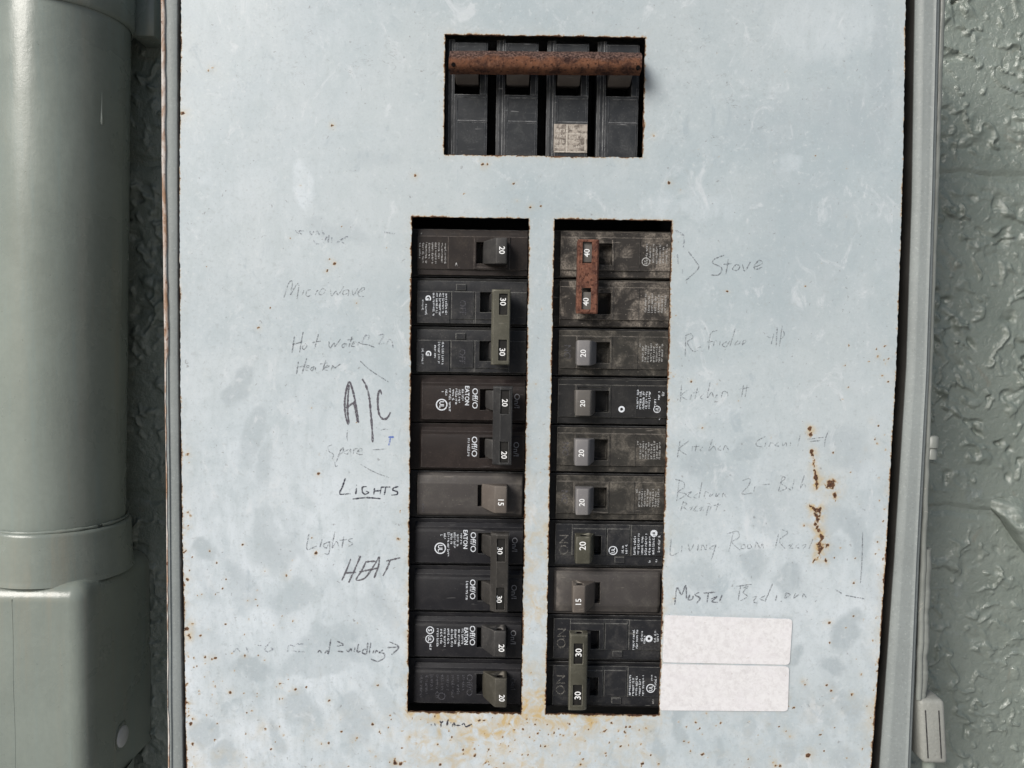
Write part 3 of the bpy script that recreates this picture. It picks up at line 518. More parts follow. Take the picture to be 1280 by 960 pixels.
block_wall = empty('block_wall', (0, WALL_Y, -460), 'rough concrete block wall under glossy grey green paint', 'wall')
def wall_child(o):
    o.parent = block_wall
    o.matrix_parent_inverse = Matrix.Translation(-block_wall.location)
    return o
courses = [(-464.0, -251.0), (-251.0, -38.0), (-38.0, 177.0), (177.0, 392.0)]
for ci, (z0, z1) in enumerate(courses):
    joints = [-640, -415, -18, 384, 640] if ci % 2 else [-640, -222, 182, 584, 640]
    for x0, x1 in zip(joints[:-1], joints[1:]):
        xs = [x0 + 0.4]
        while xs[-1] < x1 - 0.4:                              # finer where the wall shows beside the panel
            q = xs[-1]; xs.append(q + (0.9 if 196 < q < 350 or -262 < q < -190 or -352 < q < -312 else 4.0))
        xs[-1] = x1 - 0.4
        step = 0.9 if (x1 > 200 and x0 < 340) or (x0 < -190 and x1 > -360) else 4.0
        if ci == 0: step = 2.5
        zs = np.linspace(z0 + 0.4, z1 - 0.4, int((z1 - z0) / step) + 1)
        X, Z = np.meshgrid(xs, zs, indexing='ij')
        H = wall_height(X, Z, ci)
        jw = 3.0 + 1.2 * vnoise(X, Z, 15, 320)
        d = np.minimum(np.minimum(X - x0, x1 - X), np.minimum(Z - z0, z1 - Z))
        t = np.clip((d - 1.0) / (jw * 1.6), 0, 1); t = t * t * (3 - 2 * t)
        band = np.clip(1.5 - np.minimum(Z - z0, z1 - Z) / 13, 0, 1)        # flushed, smoother paint beside the bed joints
        H = H * (1 - 0.88 * band)
        P = np.stack([X, WALL_Y + 1.5 * (1 - t) - H * np.clip(t + 0.3, 0, 1), Z + 2.0 * vnoise(X, 0 * X, 27, 321) + 0.8 * vnoise(X, 0 * X, 8, 322)], -1)
        P[0, :, 1] += 3; P[-1, :, 1] += 3; P[:, 0, 1] += 3; P[:, -1, 1] += 3
        wall_child(link('block', grid_mesh('block', P), M['wall']))
bm = bmesh.new(); box_bm(bm, -640, 640, WALL_Y + 7, WALL_Y + 40, -464, 392)
for ci, (z0, z1) in enumerate(courses):
    box_bm(bm, -640, 640, WALL_Y + 1.35, WALL_Y + 6.9, z1 - 5, min(392, z1 + 5))
    for xj in ((-415, -18, 384) if ci % 2 else (-222, 182, 584)): box_bm(bm, xj - 3, xj + 3, WALL_Y + 0.72, WALL_Y + 6.8, z0 + 5.2, z1 - 5.2)
wall_child(link('mortar', bm_mesh('mortar', bm), M['wall']))

# broken lump of mortar standing out of the bed joint
def lump():
    n, k = 34, 22
    V = np.zeros((n, k, 3))
    for i in range(n):
        for j in range(k):
            s, t = i / (n - 1), j / (k - 1)
            x = 293 + 62 * s
            lower = -33 - 40 * min(1, s * 1.55) + 3 * math.sin(s * 11)
            upper = -33 + 20 * min(1, s * 1.3) + 2 * math.sin(s * 7 + 1)
            z = lower + (upper - lower) * t
            w = min(1, s * 3.2) * min(1, t * 9 + 0.1) * (1 - t ** 2.2)
            y = WALL_Y + 2 - 17 * w * (0.55 + 0.45 * s) - 3.0 * float(vnoise(x, z, 9, 330)) - 1.6 * float(vnoise(x, z, 4, 331))
            V[i, j] = (x, y, z)
    return grid_mesh('mortar_lump', V)
wall_child(link('mortar_lump', lump(), M['wall'], label='jagged painted lump jutting from the bed joint'))

# ---------------------------------------------------------------- enclosure
encl = empty('panel_enclosure', (0, 94, -206), 'grey painted steel panel box with hinge rod, fixed to the wall', 'electrical box')
def ec(o):
    o.parent = encl
    o.matrix_parent_inverse = Matrix.Translation(-encl.location)
    return o
ZS = np.linspace(-206, 268, 96)
def poly(z, pts):
    p = sorted(pts); return np.interp(z, [a for a, b in p], [b for a, b in p])
COVER_L = [(-206, -185.2), (-163.6, -185.64), (-100, -186.2), (-33, -186.67), (43, -186.86), (146, -186.39), (238, -184.77), (268, -184.2)]
COVER_R = [(-206, 180.0), (-158, 181.5), (-45, 184.7), (57, 185.86), (147, 185.09), (244, 182.77), (268, 182.1)]
RL_OUT = [(-206, -195.3), (-163, -195.1), (-50, -194.85), (59, -194.9), (142, -195.4), (238, -194.93), (268, -194.8)]
RL_IN = [(-206, -187.0), (-163, -187.4), (-50, -188.1), (59, -188.1), (142, -187.66), (238, -186.8), (268, -186.2)]
RR_IN = [(-206, 184.6), (-158, 185.4), (-45, 188.6), (57, 190.6), (147, 189.6), (244, 186.8), (268, 185.8)]
RR_OUT = [(-206, 204.4), (-158, 204.0), (-45, 203.6), (57, 204.4), (147, 203.2), (244, 201.2), (268, 200.4)]
def sweep(name, prof):
    P = np.array([[prof(z)[j] + (z,) for j in range(len(prof(0)))] for z in ZS])
    P = P[:, :, [0, 1, 2]]
    me = grid_mesh(name, P)
    me.set_sharp_from_angle(angle=math.radians(50))
    return me
def prof_r(z):
    a, b = float(poly(z, RR_IN)), float(poly(z, RR_OUT)); w = 0.12 * float(vnoise(z, 0.0, 24, 340))
    return [(a + 2.2, 3.4), (a + 2.7, 1.6), (a + 4.6, 0.45), (a + 5.4, 0.1), (a + 5.7, 0.05),
            (a + 7.0, 0.0), ((a + b) / 2 + 1, -0.15 + w), (b - 4.8, -0.25 + w), (b - 4.2, -0.3 + w), (b - 3.2, -0.9 + w), (b - 2.6, -0.5), (b - 2.3, 0.9), (b - 1.0, 1.0), (b - 0.2, 1.7), (b, 3), (b, 6)]
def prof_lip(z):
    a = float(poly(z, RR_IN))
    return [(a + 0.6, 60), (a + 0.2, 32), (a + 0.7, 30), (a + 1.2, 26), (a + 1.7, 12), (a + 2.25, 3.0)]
def prof_l(z):
    a, b = float(poly(z, RL_OUT)), float(poly(z, RL_IN)); w = 0.15 * float(vnoise(z, 5.0, 16, 341))
    return [(a, 8), (a - 0.1 + w, 0.4), (a + 0.3 + w, -0.5), (a + 1.7 + w, -0.6), (a + 2.0, -0.1), (a + 2.2, 0.15), ((a + b) / 2, 0.1), (b - 0.7, 0.15), (b - 0.15, 0.5), (b, 1.4), (b, 60)]
ec(link('front_rim', sweep('front_rim', prof_r), M['rim_paint']))
ec(link('inner_lip', sweep('inner_lip', prof_lip), M['lip'], label='inner lip of the rim with gap shade painted in'))
ec(link('front_rim', sweep('front_rim', prof_l), M['rim_paint']))
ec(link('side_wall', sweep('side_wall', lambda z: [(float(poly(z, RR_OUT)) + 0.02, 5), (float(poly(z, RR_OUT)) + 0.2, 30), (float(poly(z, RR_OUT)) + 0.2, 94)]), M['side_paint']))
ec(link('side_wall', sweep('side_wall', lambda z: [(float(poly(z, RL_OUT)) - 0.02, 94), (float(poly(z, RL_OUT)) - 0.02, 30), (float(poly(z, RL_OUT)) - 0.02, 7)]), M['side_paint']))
# bare rusting edge of the sheet where the paint has peeled
def prof_edge(z):
    a = float(poly(z, RL_OUT)); w = 0.15 * float(vnoise(z, 5.0, 16, 341))
    k = 0.35 * float(vnoise(z, 9.0, 5, 342)); wid = 1.9 if z > 55 else 0.7
    return [(a - 0.35 + w, 14), (a - 0.4 + w, 0.2), (a + 0.1 + w, -0.9), (a + wid * 0.75 + w + k, -0.95), (a + wid + w + k, -0.55), (a + wid + w + k, 0.4)]
def edge_mat():
    N = NT('bare_flaking_edge')
    a = N.noise(150, 5, 0.7, 0.5, stretch=(1, 1, 0.35)); b = N.noise(500, 3, 0.6)
    col = N.mix(N.ramp(a, 0.40, 0.62), (0.62, 0.58, 0.55), (0.36, 0.22, 0.14))
    col = N.mix(N.ramp(b, 0.60, 0.72), col, (0.15, 0.06, 0.03))
    return N.done(col, 0.7, N.bump(b, 0.3, 0.7))
ec(link('peeled_edge', sweep('peeled_edge', prof_edge), edge_mat(), label='bare rusty edge with peeled paint'))
for nm, b in (('top_wall', (-195, 204, -0.2, 94, 263.5, 268)), ('bottom_wall', (-195, 204, -0.2, 94, -206, -201.5)), ('back_plate', (-193, 202, 84, 93.8, -201, 263))):
    ec(box(nm, b, M['rim_paint'] if nm != 'back_plate' else M['inner_steel'], None, 0.4))
ec(box('bus_base', (-80, 80, 56.5, 86, -150, 232), M['black_bakelite'], None, 0.6))
for sx in (-170, 166):
    ec(box('cover_rail', (sx, sx + 6, 1.9, 86, -190, 255), M['inner_steel'], None))

# hinge on the outer edge
hx = lambda z: 209.3 + (-0.012) * (z - 10)
def lumpy_rod(name, z0, z1, r, amp, y=7.0, dx=0.0, n=None):
    n = n or max(8, int((z0 - z1) / 0.8)); path, rad = [], []
    for i in range(n + 1):
        z = z0 + (z1 - z0) * i / n
        path.append((hx(z) + dx + 0.25 * float(vnoise(z, 2, 7, 343)), y, z))
        rad.append(r + amp * float(fbm(z, 6.0, 5.0, 344, 3)))
    return tube(name, path, rad, 18)
ec(link('hinge_rod', lumpy_rod('hinge_rod', 262, -122, 1.6, 0.18, 4.6, -3.0), M['hinge']))
ec(link('hinge_rod', lumpy_rod('hinge_rod', -40, -122, 3.0, 0.75, 7.0, -0.6), M['hinge'], label='lumpy paint coated lower hinge rod'))
kn = ec(link('hinge_knuckle', tube('hinge_knuckle', [(hx(20), 6, z) for z in (21, 20.2, 14.8, 14.2, 13.2, 12.6, 8.6, 8)], [2.6, 3.5, 3.6, 2.8, 2.8, 3.2, 3.2, 2.2], 24), M['hinge'], label='pale painted hinge knuckle'))
def sheared(name, b, bevel):
    bm = bmesh.new(); box_bm(bm, *b); me = bm_mesh(name, bm, bevel, 4, 60)
    for v in me.vertices: v.co.x += (-0.122 - v.co.z) * 0.10
    return me
bk = ec(link('hinge_barrel', sheared('hinge_barrel', (207.2, 221.4, 2.5, 18, -157, -121.5), 2.6), M['hinge_pale'], label='blocky slotted hinge barrel'))
for dx in (210.2, 217.4):
    o = link('slot', sheared('slot', (dx - 0.3, dx + 0.3, 2.3, 4.0, -153.5, -127), 0), M['black_bakelite']); o.parent = bk  # raised black strips, shade of the slits put into their colour
ec(link('hinge_rod', tube('hinge_rod', [(217.8, 10, -156), (219.5, 10, -206)], [3.4, 3.4], 20), M['box_paint']))

# ---------------------------------------------------------------- dead front cover
OPEN = {'main': (-50.9, 51.2, 162.8, 223.0), 'left': (-67.1, -6.5, -131.0, 131.0), 'right': (6.5, 67.2, -131.0, 131.0)}
def wave(x, z):
    return 0.55 * vnoise(x, z, 95, 350) + 0.12 * vnoise(x, z, 34, 351)
def axis(marks, step=0.8):
    out = []
    for a, b in zip(marks[:-1], marks[1:]):
        n = max(1, int(round((b - a) / step)))
        out.append(np.linspace(a, b, n + 1)[:-1])
    return np.append(np.concatenate(out), marks[-1])
gx = axis([-186, -67.1, -50.9, -6.5, 6.5, 51.2, 67.2, 185])
gz = axis([-199, -131, 131, 162.8, 223.0, 261])
X, Z = np.meshgrid(gx, gz, indexing='ij')
el_, er_ = poly(Z, COVER_L), poly(Z, COVER_R)
wx = np.where(X < -67.1, el_ + (X + 186) / (186 - 67.1) * (-67.1 - el_), X)
wx = np.where(X > 67.2, 67.2 + (X - 67.2) / (185 - 67.2) * (er_ - 67.2), wx)
wz = Z.copy()
rag = lambda a, b, s: 0.20 * vnoise(a, b, 1.1, s) + 0.13 * vnoise(a, b, 4.0, s + 1)
for (x0, x1, z0, z1) in OPEN.values():
    for xe in (x0, x1):
        mk = (np.abs(X - xe) < 1e-6) & (Z >= z0) & (Z <= z1); wx[mk] += rag(Z, X, 360)[mk]
    for ze in (z0, z1):
        mk = (np.abs(Z - ze) < 1e-6) & (X >= x0) & (X <= x1); wz[mk] += rag(X, Z, 362)[mk]
for i in (0, -1): wx[i, :] += 1.1 * rag(Z, X, 364)[i, :]
# distances, wear fields and a painted brightening
def rect_d(x0, x1, z0, z1):
    dx = np.maximum(np.maximum(x0 - wx, wx - x1), 0); dz = np.maximum(np.maximum(z0 - wz, wz - z1), 0)
    return np.hypot(dx, dz)
d_open = np.minimum.reduce([rect_d(*r) for r in OPEN.values()])
d_side = np.minimum(wx - el_, er_ - wx)
low = np.clip((40 - wz) / 200, 0, 1)
nA = vnoise(wx, wz, 6, 370) * 0.5 + 0.5; nB = vnoise(wx, wz, 18, 371) * 0.5 + 0.5
rust = 0.74 * np.exp(-(d_open / 0.8) ** 1.3) * (0.5 + 0.65 * nA)
rust += np.exp(-d_side / 0.9) * (0.22 + 0.75 * nA * nB + 0.22 * low)
stain = 0.55 * np.exp(-d_open / 2.2) * (0.3 + nA * 0.8) * (0.55 + 0.6 * low) + 0.7 * np.exp(-d_side / 3.0) * nB * (0.3 + low)
below = np.clip(-131 - wz, 0, None)
mid_x = np.exp(-(np.maximum(np.abs(wx) - 58, 0) / 11.0) ** 2)
stain += np.where(wz < -131, np.exp(-below / 20) * (0.32 + 0.9 * nB * nA * 1.9) * mid_x * 1.35, 0)
centre_strip = (np.abs(wx) < 6.5) & (wz < 60)
stain += np.where(centre_strip, 1.0 * nB * low, 0) + 0.75 * low * np.exp(-d_open / 4.5) * nA * nB * 1.6
stain += 0.35 * np.clip((-100 - wz) / 60, 0, 1) * nB * nA
R2 = np.random.RandomState(5)
spots = list(RUST_SPOTS)
for a in range(29):                                # joined runs of rust below the screw hole
    for c in range(a + 1, 29):
        p, q = RUST_SPOTS[a], RUST_SPOTS[c]
        if math.hypot(p[0] - q[0], p[1] - q[1]) < 5.2 and p[2] < 2.6 and q[2] < 2.6:
            for t in (0.33, 0.67): spots.append((p[0] + (q[0] - p[0]) * t + R2.normal(0, 0.3), p[1] + (q[1] - p[1]) * t, 0.75 + 0.35 * R2.rand(), 0.62 + 0.2 * R2.rand()))
for _ in range(400):
    u = R2.rand()
    if u < 0.55: s = (R2.normal(0, 75), -133 - 40 * R2.rand() ** 1.2, 0.35 + 0.5 * R2.rand() ** 2, 0.55 + 0.4 * R2.rand())
    elif u < 0.72: s = (-186 + 60 * R2.rand() ** 2, -170 + 130 * R2.rand(), 0.3 + 0.5 * R2.rand() ** 2, 0.5 + 0.4 * R2.rand())
    elif u < 0.84: s = (184 - 28 * R2.rand() ** 2, -170 + 240 * R2.rand(), 0.3 + 0.45 * R2.rand() ** 2, 0.5 + 0.4 * R2.rand())
    elif u < 0.92: s = (R2.choice([-70, -68.5, 0, 69.5, 2, -3]) + R2.normal(0, 2), -130 + 220 * R2.rand(), 0.35 + 0.4 * R2.rand(), 0.6)
    elif u < 0.96: s = (-185.5 + 5 * R2.rand() ** 2, -170 + 200 * R2.rand() ** 1.4, 0.5 + 0.7 * R2.rand(), 0.7)
    else: s = (-180 + 360 * R2.rand(), -160 + 400 * R2.rand(), 0.3 + 0.25 * R2.rand(), 0.7)
    spots.append(s)
for sx, sz, r, st in spots:
    r = max(r, 0.62)
    i0, i1 = np.searchsorted(gx, [sx - 5 * r - 3, sx + 5 * r + 3]); j0, j1 = np.searchsorted(gz, [sz - 5 * r - 3, sz + 5 * r + 3])
    sl = (slice(i0, i1), slice(j0, j1))
    dd = ((wx[sl] - sx) ** 2 + (wz[sl] - sz) ** 2) / (r * r)
    rust[sl] = np.maximum(rust[sl], 1.0 * st * np.exp(-0.9 * dd))
    stain[sl] += (0.42 if r > 0.9 else 0.36) * st * np.exp(-dd / 7.0) * (1 if r > 0.65 else 0.4)
smudge = np.zeros_like(wx); pale = np.zeros_like(wx)
for sx, sz, rx, rz, rot, st in SMUDGES:
    c, s = math.cos(math.radians(rot)), math.sin(math.radians(rot))
    jx = wx + 3.0 * vnoise(wx, wz, 9, 380) + 1.2 * fbm(wx, wz, 3, 385, 2); jz = wz + 4.0 * vnoise(wx, wz, 9, 381) + 1.6 * fbm(wx, wz, 3, 386, 2)
    a = ((jx - sx) * c + (jz - sz) * s) / rx; b = (-(jx - sx) * s + (jz - sz) * c) / rz
    q = np.clip(1.32 - np.sqrt(a * a + b * b), 0, 0.6) / 0.6
    q = q * q * (3 - 2 * q) * abs(st)
    if st > 0: smudge = np.maximum(smudge, q)
    else: pale = np.maximum(pale, q)
lit_low_left = np.clip((70 - wz) / 120, 0, 1) * (0.45 + 0.35 * fbm(wx, wz, 38, 383, 4)) + np.clip((-60 - wx) / 60, 0, 1) * 0.22  # ground bounce and left light put into the paint: paler low and left
pale = np.clip(np.maximum(pale * 0.8, lit_low_left * (1 - 0.6 * smudge)), 0, 1)
streaks = np.clip(fbm(wx * 1.6 + wz * 0.9, wz * 0.35 - wx * 0.2, 14, 384, 3) - 0.12, 0, 1) * np.clip((30 - wz) / 120, 0, 1)   # brushed, wiped look low down
smudge = np.clip(smudge + 1.1 * streaks, 0, 1)
for q in ((68.4, 136.0, -101.6, -76.4), (67.6, 135.5, -127.3, -102.4)):    # grime and a painted edge shadow around the stickers
    smudge = np.maximum(smudge, 1.25 * np.exp(-rect_d(*q) / 0.9) * (0.5 + 0.6 * nA))
    stain += 0.22 * np.exp(-rect_d(*q) / 1.5) * nB
P = np.stack([wx, wave(wx, wz), wz], -1)
cover = empty('breaker_panel_cover', (0, 0, -199), 'pale blue grey steel panel cover with rust specks and handwritten circuit names', 'panel cover')
def cc(o):
    o.parent = cover
    o.matrix_parent_inverse = Matrix.Translation(-cover.location)
    return o
me = grid_mesh('cover_plate', P)
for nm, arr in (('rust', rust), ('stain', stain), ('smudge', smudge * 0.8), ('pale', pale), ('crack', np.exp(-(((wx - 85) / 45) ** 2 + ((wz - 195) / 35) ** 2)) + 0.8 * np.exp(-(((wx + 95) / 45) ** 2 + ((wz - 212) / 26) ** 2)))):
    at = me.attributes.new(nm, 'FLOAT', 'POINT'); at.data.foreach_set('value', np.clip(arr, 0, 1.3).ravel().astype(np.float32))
bm = bmesh.new(); bm.from_mesh(me)
dead = []
for f in bm.faces:
    c = f.calc_center_median()
    for (x0, x1, z0, z1) in OPEN.values():
        if x0 + .08 < c.x * 1000 < x1 - .08 and z0 + .08 < c.z * 1000 < z1 - .08: dead.append(f); break
bmesh.ops.delete(bm, geom=dead, context='FACES')
be = [e for e in bm.edges if len(e.link_faces) == 1]
ex = bmesh.ops.extrude_edge_only(bm, edges=be)
lay = bm.verts.layers.float['rust']
for v in ex['geom']:
    if isinstance(v, bmesh.types.BMVert): v.co.y += 1.5 * MM; v[lay] = 0.75
bm.to_mesh(me); bm.free()
me.polygons.foreach_set('use_smooth', [True] * len(me.polygons))
me.set_sharp_from_angle(angle=math.radians(40))
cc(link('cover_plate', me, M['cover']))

# handwriting: ribbons of ink lying on the plate
PEN_W = {'pencil': 0.55, 'pencil2': 0.60, 'pencil3': 0.72, 'faint': 0.75, 'marker': 1.0, 'marker2': 0.85, 'pen': 0.75, 'blue': 0.9}
def catmull(p, step=0.6):
    p = [np.array(q, float) for q in p]
    if len(p) == 2:
        n = max(2, int(np.linalg.norm(p[1] - p[0]) / step)); return [p[0] + (p[1] - p[0]) * i / n for i in range(n + 1)]
    q = [2 * p[0] - p[1]] + p + [2 * p[-1] - p[-2]]; out = []
    for i in range(1, len(q) - 2):
        n = max(2, int(np.linalg.norm(q[i + 1] - q[i]) / step))
        for k in range(n):
            t = k / n
            out.append(0.5 * (2 * q[i] + (q[i + 1] - q[i - 1]) * t + (2 * q[i - 1] - 5 * q[i] + 4 * q[i + 1] - q[i + 2]) * t * t
                              + (3 * q[i] - q[i - 1] - 3 * q[i + 1] + q[i + 2]) * t ** 3))
    return out + [p[-1]]
lift = 0.10
for text, pen, strokes in WRITING:
    V, F = [], []
    for st in strokes.split(';'):
        n = [float(a) for a in st.split()]
        pts = catmull(list(zip(n[::2], n[1::2])))
        base = len(V); K = len(pts)
        lift += 0.0004
        for i, q in enumerate(pts):
            a = pts[min(i + 1, K - 1)] - pts[max(i - 1, 0)]; L = np.hypot(*a) or 1
            w = PEN_W[pen] * 0.5 * (1 + 0.35 * rng.uniform(-1, 1)) * (0.6 if i in (0, K - 1) else 1)
            nx, nz = -a[1] / L * w, a[0] / L * w
            for s in (-1, 1):
                x, z = q[0] + s * nx, q[1] + s * nz
                V.append((x, float(wave(x, z)) - lift, z))
        for i in range(K - 1):
            F.append((base + 2 * i, base + 2 * i + 1, base + 2 * i + 3, base + 2 * i + 2))
    cc(link('handwriting', mesh('handwriting', V, F), M[pen], label='handwritten ' + text))

# two blank white labels
def sticker(c, label):
    """corner points (x, z): top left, top right, bottom right, bottom left; right corners rounded"""
    def rnd(p, a, b, r):
        p, a, b = (np.array(q, float) for q in (p, a, b))
        u = (a - p) / np.linalg.norm(a - p); v = (b - p) / np.linalg.norm(b - p)
        return [tuple(p + u * r * (1 - t) ** 2 + v * r * t ** 2) for t in np.linspace(0, 1, 7)]
    out = rnd(c[0], c[3], c[1], 1.6) + rnd(c[1], c[0], c[2], 2.2) + rnd(c[2], c[1], c[3], 2.2) + rnd(c[3], c[2], c[0], 1.6)
    n = len(out)
    V = [(x, float(wave(x, z)) - 0.52, z) for x, z in out] + [(x, float(wave(x, z)) + 0.25, z) for x, z in out]
    F = [tuple(range(n))] + [(i, (i + 1) % n, n + (i + 1) % n, n + i) for i in range(n)]
    cc(link('blank_label', mesh('blank_label', V, F), M['sticker'], label=label))
sticker([(68.6, -75.9), (136.3, -77.0), (135.6, -101.7), (68.2, -101.4)], 'upper of two blank white stickers')
sticker([(68.1, -102.3), (135.4, -102.6), (135.6, -127.0), (67.4, -127.6)], 'lower of two blank white stickers')

# ---------------------------------------------------------------- breakers
# local frame of a branch breaker: x = u along its length, -y = w towards the viewer, z = v
FACE_Y = 5.0
def cells(name, us, vs, hf, base=-7.0, smooth=30):
    """moulded face: hf(i, j, u, v) gives the height w at a corner of cell i, j; steps get walls"""
    V, F = [], []
    def q(*p):
        k = len(V); V.extend([(a, -c, b) for a, b, c in p]); F.append(tuple(range(k, k + len(p))))
    nu, nv = len(us) - 1, len(vs) - 1
    h = lambda i, j, a, b: hf(i, j, us[a], vs[b])
    for i in range(nu):
        for j in range(nv):
            q((us[i], vs[j], h(i, j, i, j)), (us[i + 1], vs[j], h(i, j, i + 1, j)), (us[i + 1], vs[j + 1], h(i, j, i + 1, j + 1)), (us[i], vs[j + 1], h(i, j, i, j + 1)))
    for i in range(nu + 1):
        for j in range(nv):
            a = [h(i - 1, j, i, j), h(i - 1, j, i, j + 1)] if i > 0 else [base, base]
            b = [h(i, j, i, j), h(i, j, i, j + 1)] if i < nu else [base, base]
            if abs(a[0] - b[0]) + abs(a[1] - b[1]) > 1e-4:
                q((us[i], vs[j], a[0]), (us[i], vs[j + 1], a[1]), (us[i], vs[j + 1], b[1]), (us[i], vs[j], b[0]))
    for j in range(nv + 1):
        for i in range(nu):
            a = [h(i, j - 1, i, j), h(i, j - 1, i + 1, j)] if j > 0 else [base, base]
            b = [h(i, j, i, j), h(i, j, i + 1, j)] if j < nv else [base, base]
            if abs(a[0] - b[0]) + abs(a[1] - b[1]) > 1e-4:
                q((us[i], vs[j], a[0]), (us[i + 1], vs[j], a[1]), (us[i + 1], vs[j], b[1]), (us[i], vs[j], b[0]))
    q((us[0], vs[0], base), (us[-1], vs[0], base), (us[-1], vs[-1], base), (us[0], vs[-1], base))
    return mesh(name, V, F, smooth)

_font_cache = {}
def text_geo(s, bold=0.0):
    if (s, bold) not in _font_cache:
        cu = bpy.data.curves.new('lettering', 'FONT'); cu.body = s
        cu.align_x = 'CENTER'; cu.align_y = 'CENTER'; cu.offset = bold; cu.resolution_u = 3
        o = bpy.data.objects.new('lettering', cu)
        me = bpy.data.meshes.new_from_object(o)
        V = np.array([v.co[:2] for v in me.vertices]); F = [tuple(p.vertices) for p in me.polygons]
        bpy.data.objects.remove(o); bpy.data.curves.remove(cu); bpy.data.meshes.remove(me)
        V -= (V.max(0) + V.min(0)) / 2
        _font_cache[(s, bold)] = (V, F)
    return _font_cache[(s, bold)]
def lettering(name, s, u, v, w, height, mat, parent, bold=0.0, squeeze=1.0, tilt=(0.0, 0.0)):
    """text turned a quarter: reads towards -v, tops towards +u. tilt: slope of w per mm of u, v"""
    V, F = text_geo(s, bold); hh = V[:, 1].max() - V[:, 1].min(); k = height / hh
    W = [(u + y * k, -(w + tilt[0] * y * k + tilt[1] * (-x * k * squeeze)), v - x * k * squeeze) for x, y in V]
    return link(name, mesh(name, W, F), mat, parent)
def glyph_lines(lines, seed, pitch=1.25, ch=1.0, fill=0.62):
    """illegible small print: lines = [(u, v_start, v_end)], running towards -v"""
    r = random.Random(seed); V, F = [], []
    def rect(u0, u1, v0, v1):
        k = len(V); V.extend([(u0, v0), (u1, v0), (u1, v1), (u0, v1)]); F.append((k, k + 1, k + 2, k + 3))
    for u, a, b in lines:
        v = a; cw = 0.62 * ch; left = r.randint(3, 8)
        while v - cw > b:
            if left <= 0: v -= cw * 0.9; left = r.randint(3, 9); continue
            left -= 1
            t = 0.17 * ch
            k = r.randint(0, 4)
            if k in (0, 1, 3): rect(u, u + ch * (1 if k == 0 else 0.72), v - t, v)
            if k in (1, 2, 4): rect(u + ch * 0.7 - t, u + ch * 0.7, v - cw * 0.8, v - t * 1.02)
            if k in (2, 3, 0): rect(u, u + t, v - cw * 0.8, v - t * 1.02)
            if k in (3, 4): rect(u + ch * 0.35, u + ch * 0.35 + t, v - cw * 0.8, v - t * 1.02)
            if k in (2, 4): rect(u + t * 1.02, u + ch * 0.7 - t * 1.02, v - cw * 0.8, v - cw * 0.8 + t)
            v -= cw
    return V, F
def small_print(lines, seed, w, mat, parent, ch=1.0):
    V, F = glyph_lines(lines, seed, ch=ch)
    return link('small_print', mesh('small_print', [(u, -w, v) for u, v in V], F), mat, parent)
def ring(u, v, r, t, w, mat, parent, n=28):
    V, F = [], []
    for i in range(n):
        a = 2 * math.pi * i / n
        V += [(u + (r - t) * math.cos(a), -w, v + (r - t) * math.sin(a)), (u + r * math.cos(a), -w, v + r * math.sin(a))]
    for i in range(n): F.append((2 * i, 2 * i + 1, (2 * i + 3) % (2 * n), (2 * i + 2) % (2 * n)))
    return link('approval_mark', mesh('approval_mark', V, F), mat, parent)
def ul_mark(u, v, r, w, mat, parent):
    o = ring(u, v, r, r * 0.2, w, mat, parent)
    t = lettering('approval_letters', 'UL', u, v, w, r * 0.8, mat, None, 0.02, 0.9); t.parent = o
    return o
def shift(o, dv):
    o.location.z += dv * MM
    return o

L = 57.5
def base_block(parent, dv, mat):
    us, vs = [-6, 29.0, 50.0, L + 5], [-12.45, -6.6, 6.6, 12.45]
    return shift(link('case', cells('case', us, vs, lambda i, j, u, v: -34.0 if i == 1 and j == 1 else -3.2, base=-51.5), mat, parent), dv)

U1 = [0, 16.0, 29.6, 30.6, 46.9, 48.2, L]
V1 = [-11.6, -8.6, -7.4, -5.6, 5.6, 8.4, 11.9]
def face_t1(dv, mat, parent):
    """cell faced case with raised frame round the toggle slot"""
    def hf(i, j, u, v):
        if i == 3 and j == 3: return -32.0
        if j == 0: return -1.0
        if j == 5: return -0.9 if v < 10 else -1.5
        if i in (2, 3, 4) and 1 <= j <= 4: return 0.45 if (i in (2, 4) or j in (1, 4)) else 0.1
        if i == 0: return -0.35
        if i == 5: return -0.25
        return 0.0
    return shift(link('face', cells('face', U1, V1, hf), mat, parent), dv)
U2 = [0, 0.01, 17.0, 18.0, 20.5, 25.5, 29.8, 30.6, 33.0, 46.0, 48.6, 49.4, L]
V2 = [-11.3, -9.0, -5.3, 5.3, 6.2, 9.2, 10.9]
def face_t2(dv, mat, parent):
    def hf(i, j, u, v):
        if 8 <= i <= 8 and j == 2: return -32.0
        if j >= 3:
            if j == 4 and i == 4: return -0.1
            return -0.75 if j < 5 else -0.75 - (v - 9.2) * 0.25
        if i in (2, 6, 10): return -0.5
        if 7 <= i <= 9: return 0.25 if j != 0 else -0.3
        if i <= 1: return 0.0
        if i >= 11: return -0.5
        return -0.15 if j else -0.6
    return shift(link('face', cells('face', U2, V2, hf), mat, parent), dv)
U3 = [2.2, 3.0, 33.6, 36.8, 50.0, L]
V3 = [-11.4, -10.7, -5.6, 5.6, 6.2, 6.8, 8.6, 9.4, 10.6]
def face_t3(dv, mat, parent, u0=2.2):
    us = [u0] + U3[1:] if u0 > -1 else U3
    us = sorted(us)
    def hf(i, j, u, v):
        if i in (2, 3) and j == 2: return -32.0 if i == 2 else -3.0
        h = 0.0
        if v > 6.5: h = -0.55 - max(0, v - 8.6) * 0.75
        elif v > 6.0: h = -0.2
        if v < -11: h = -0.7
        if u < us[0] + 0.1: h -= 0.8
        return h
    return shift(link('face', cells('face', us, V3, hf), mat, parent), dv)
U4 = [0, 0.9, 2.4, 33.0, 35.4, 47.0, L - 1.2, L]
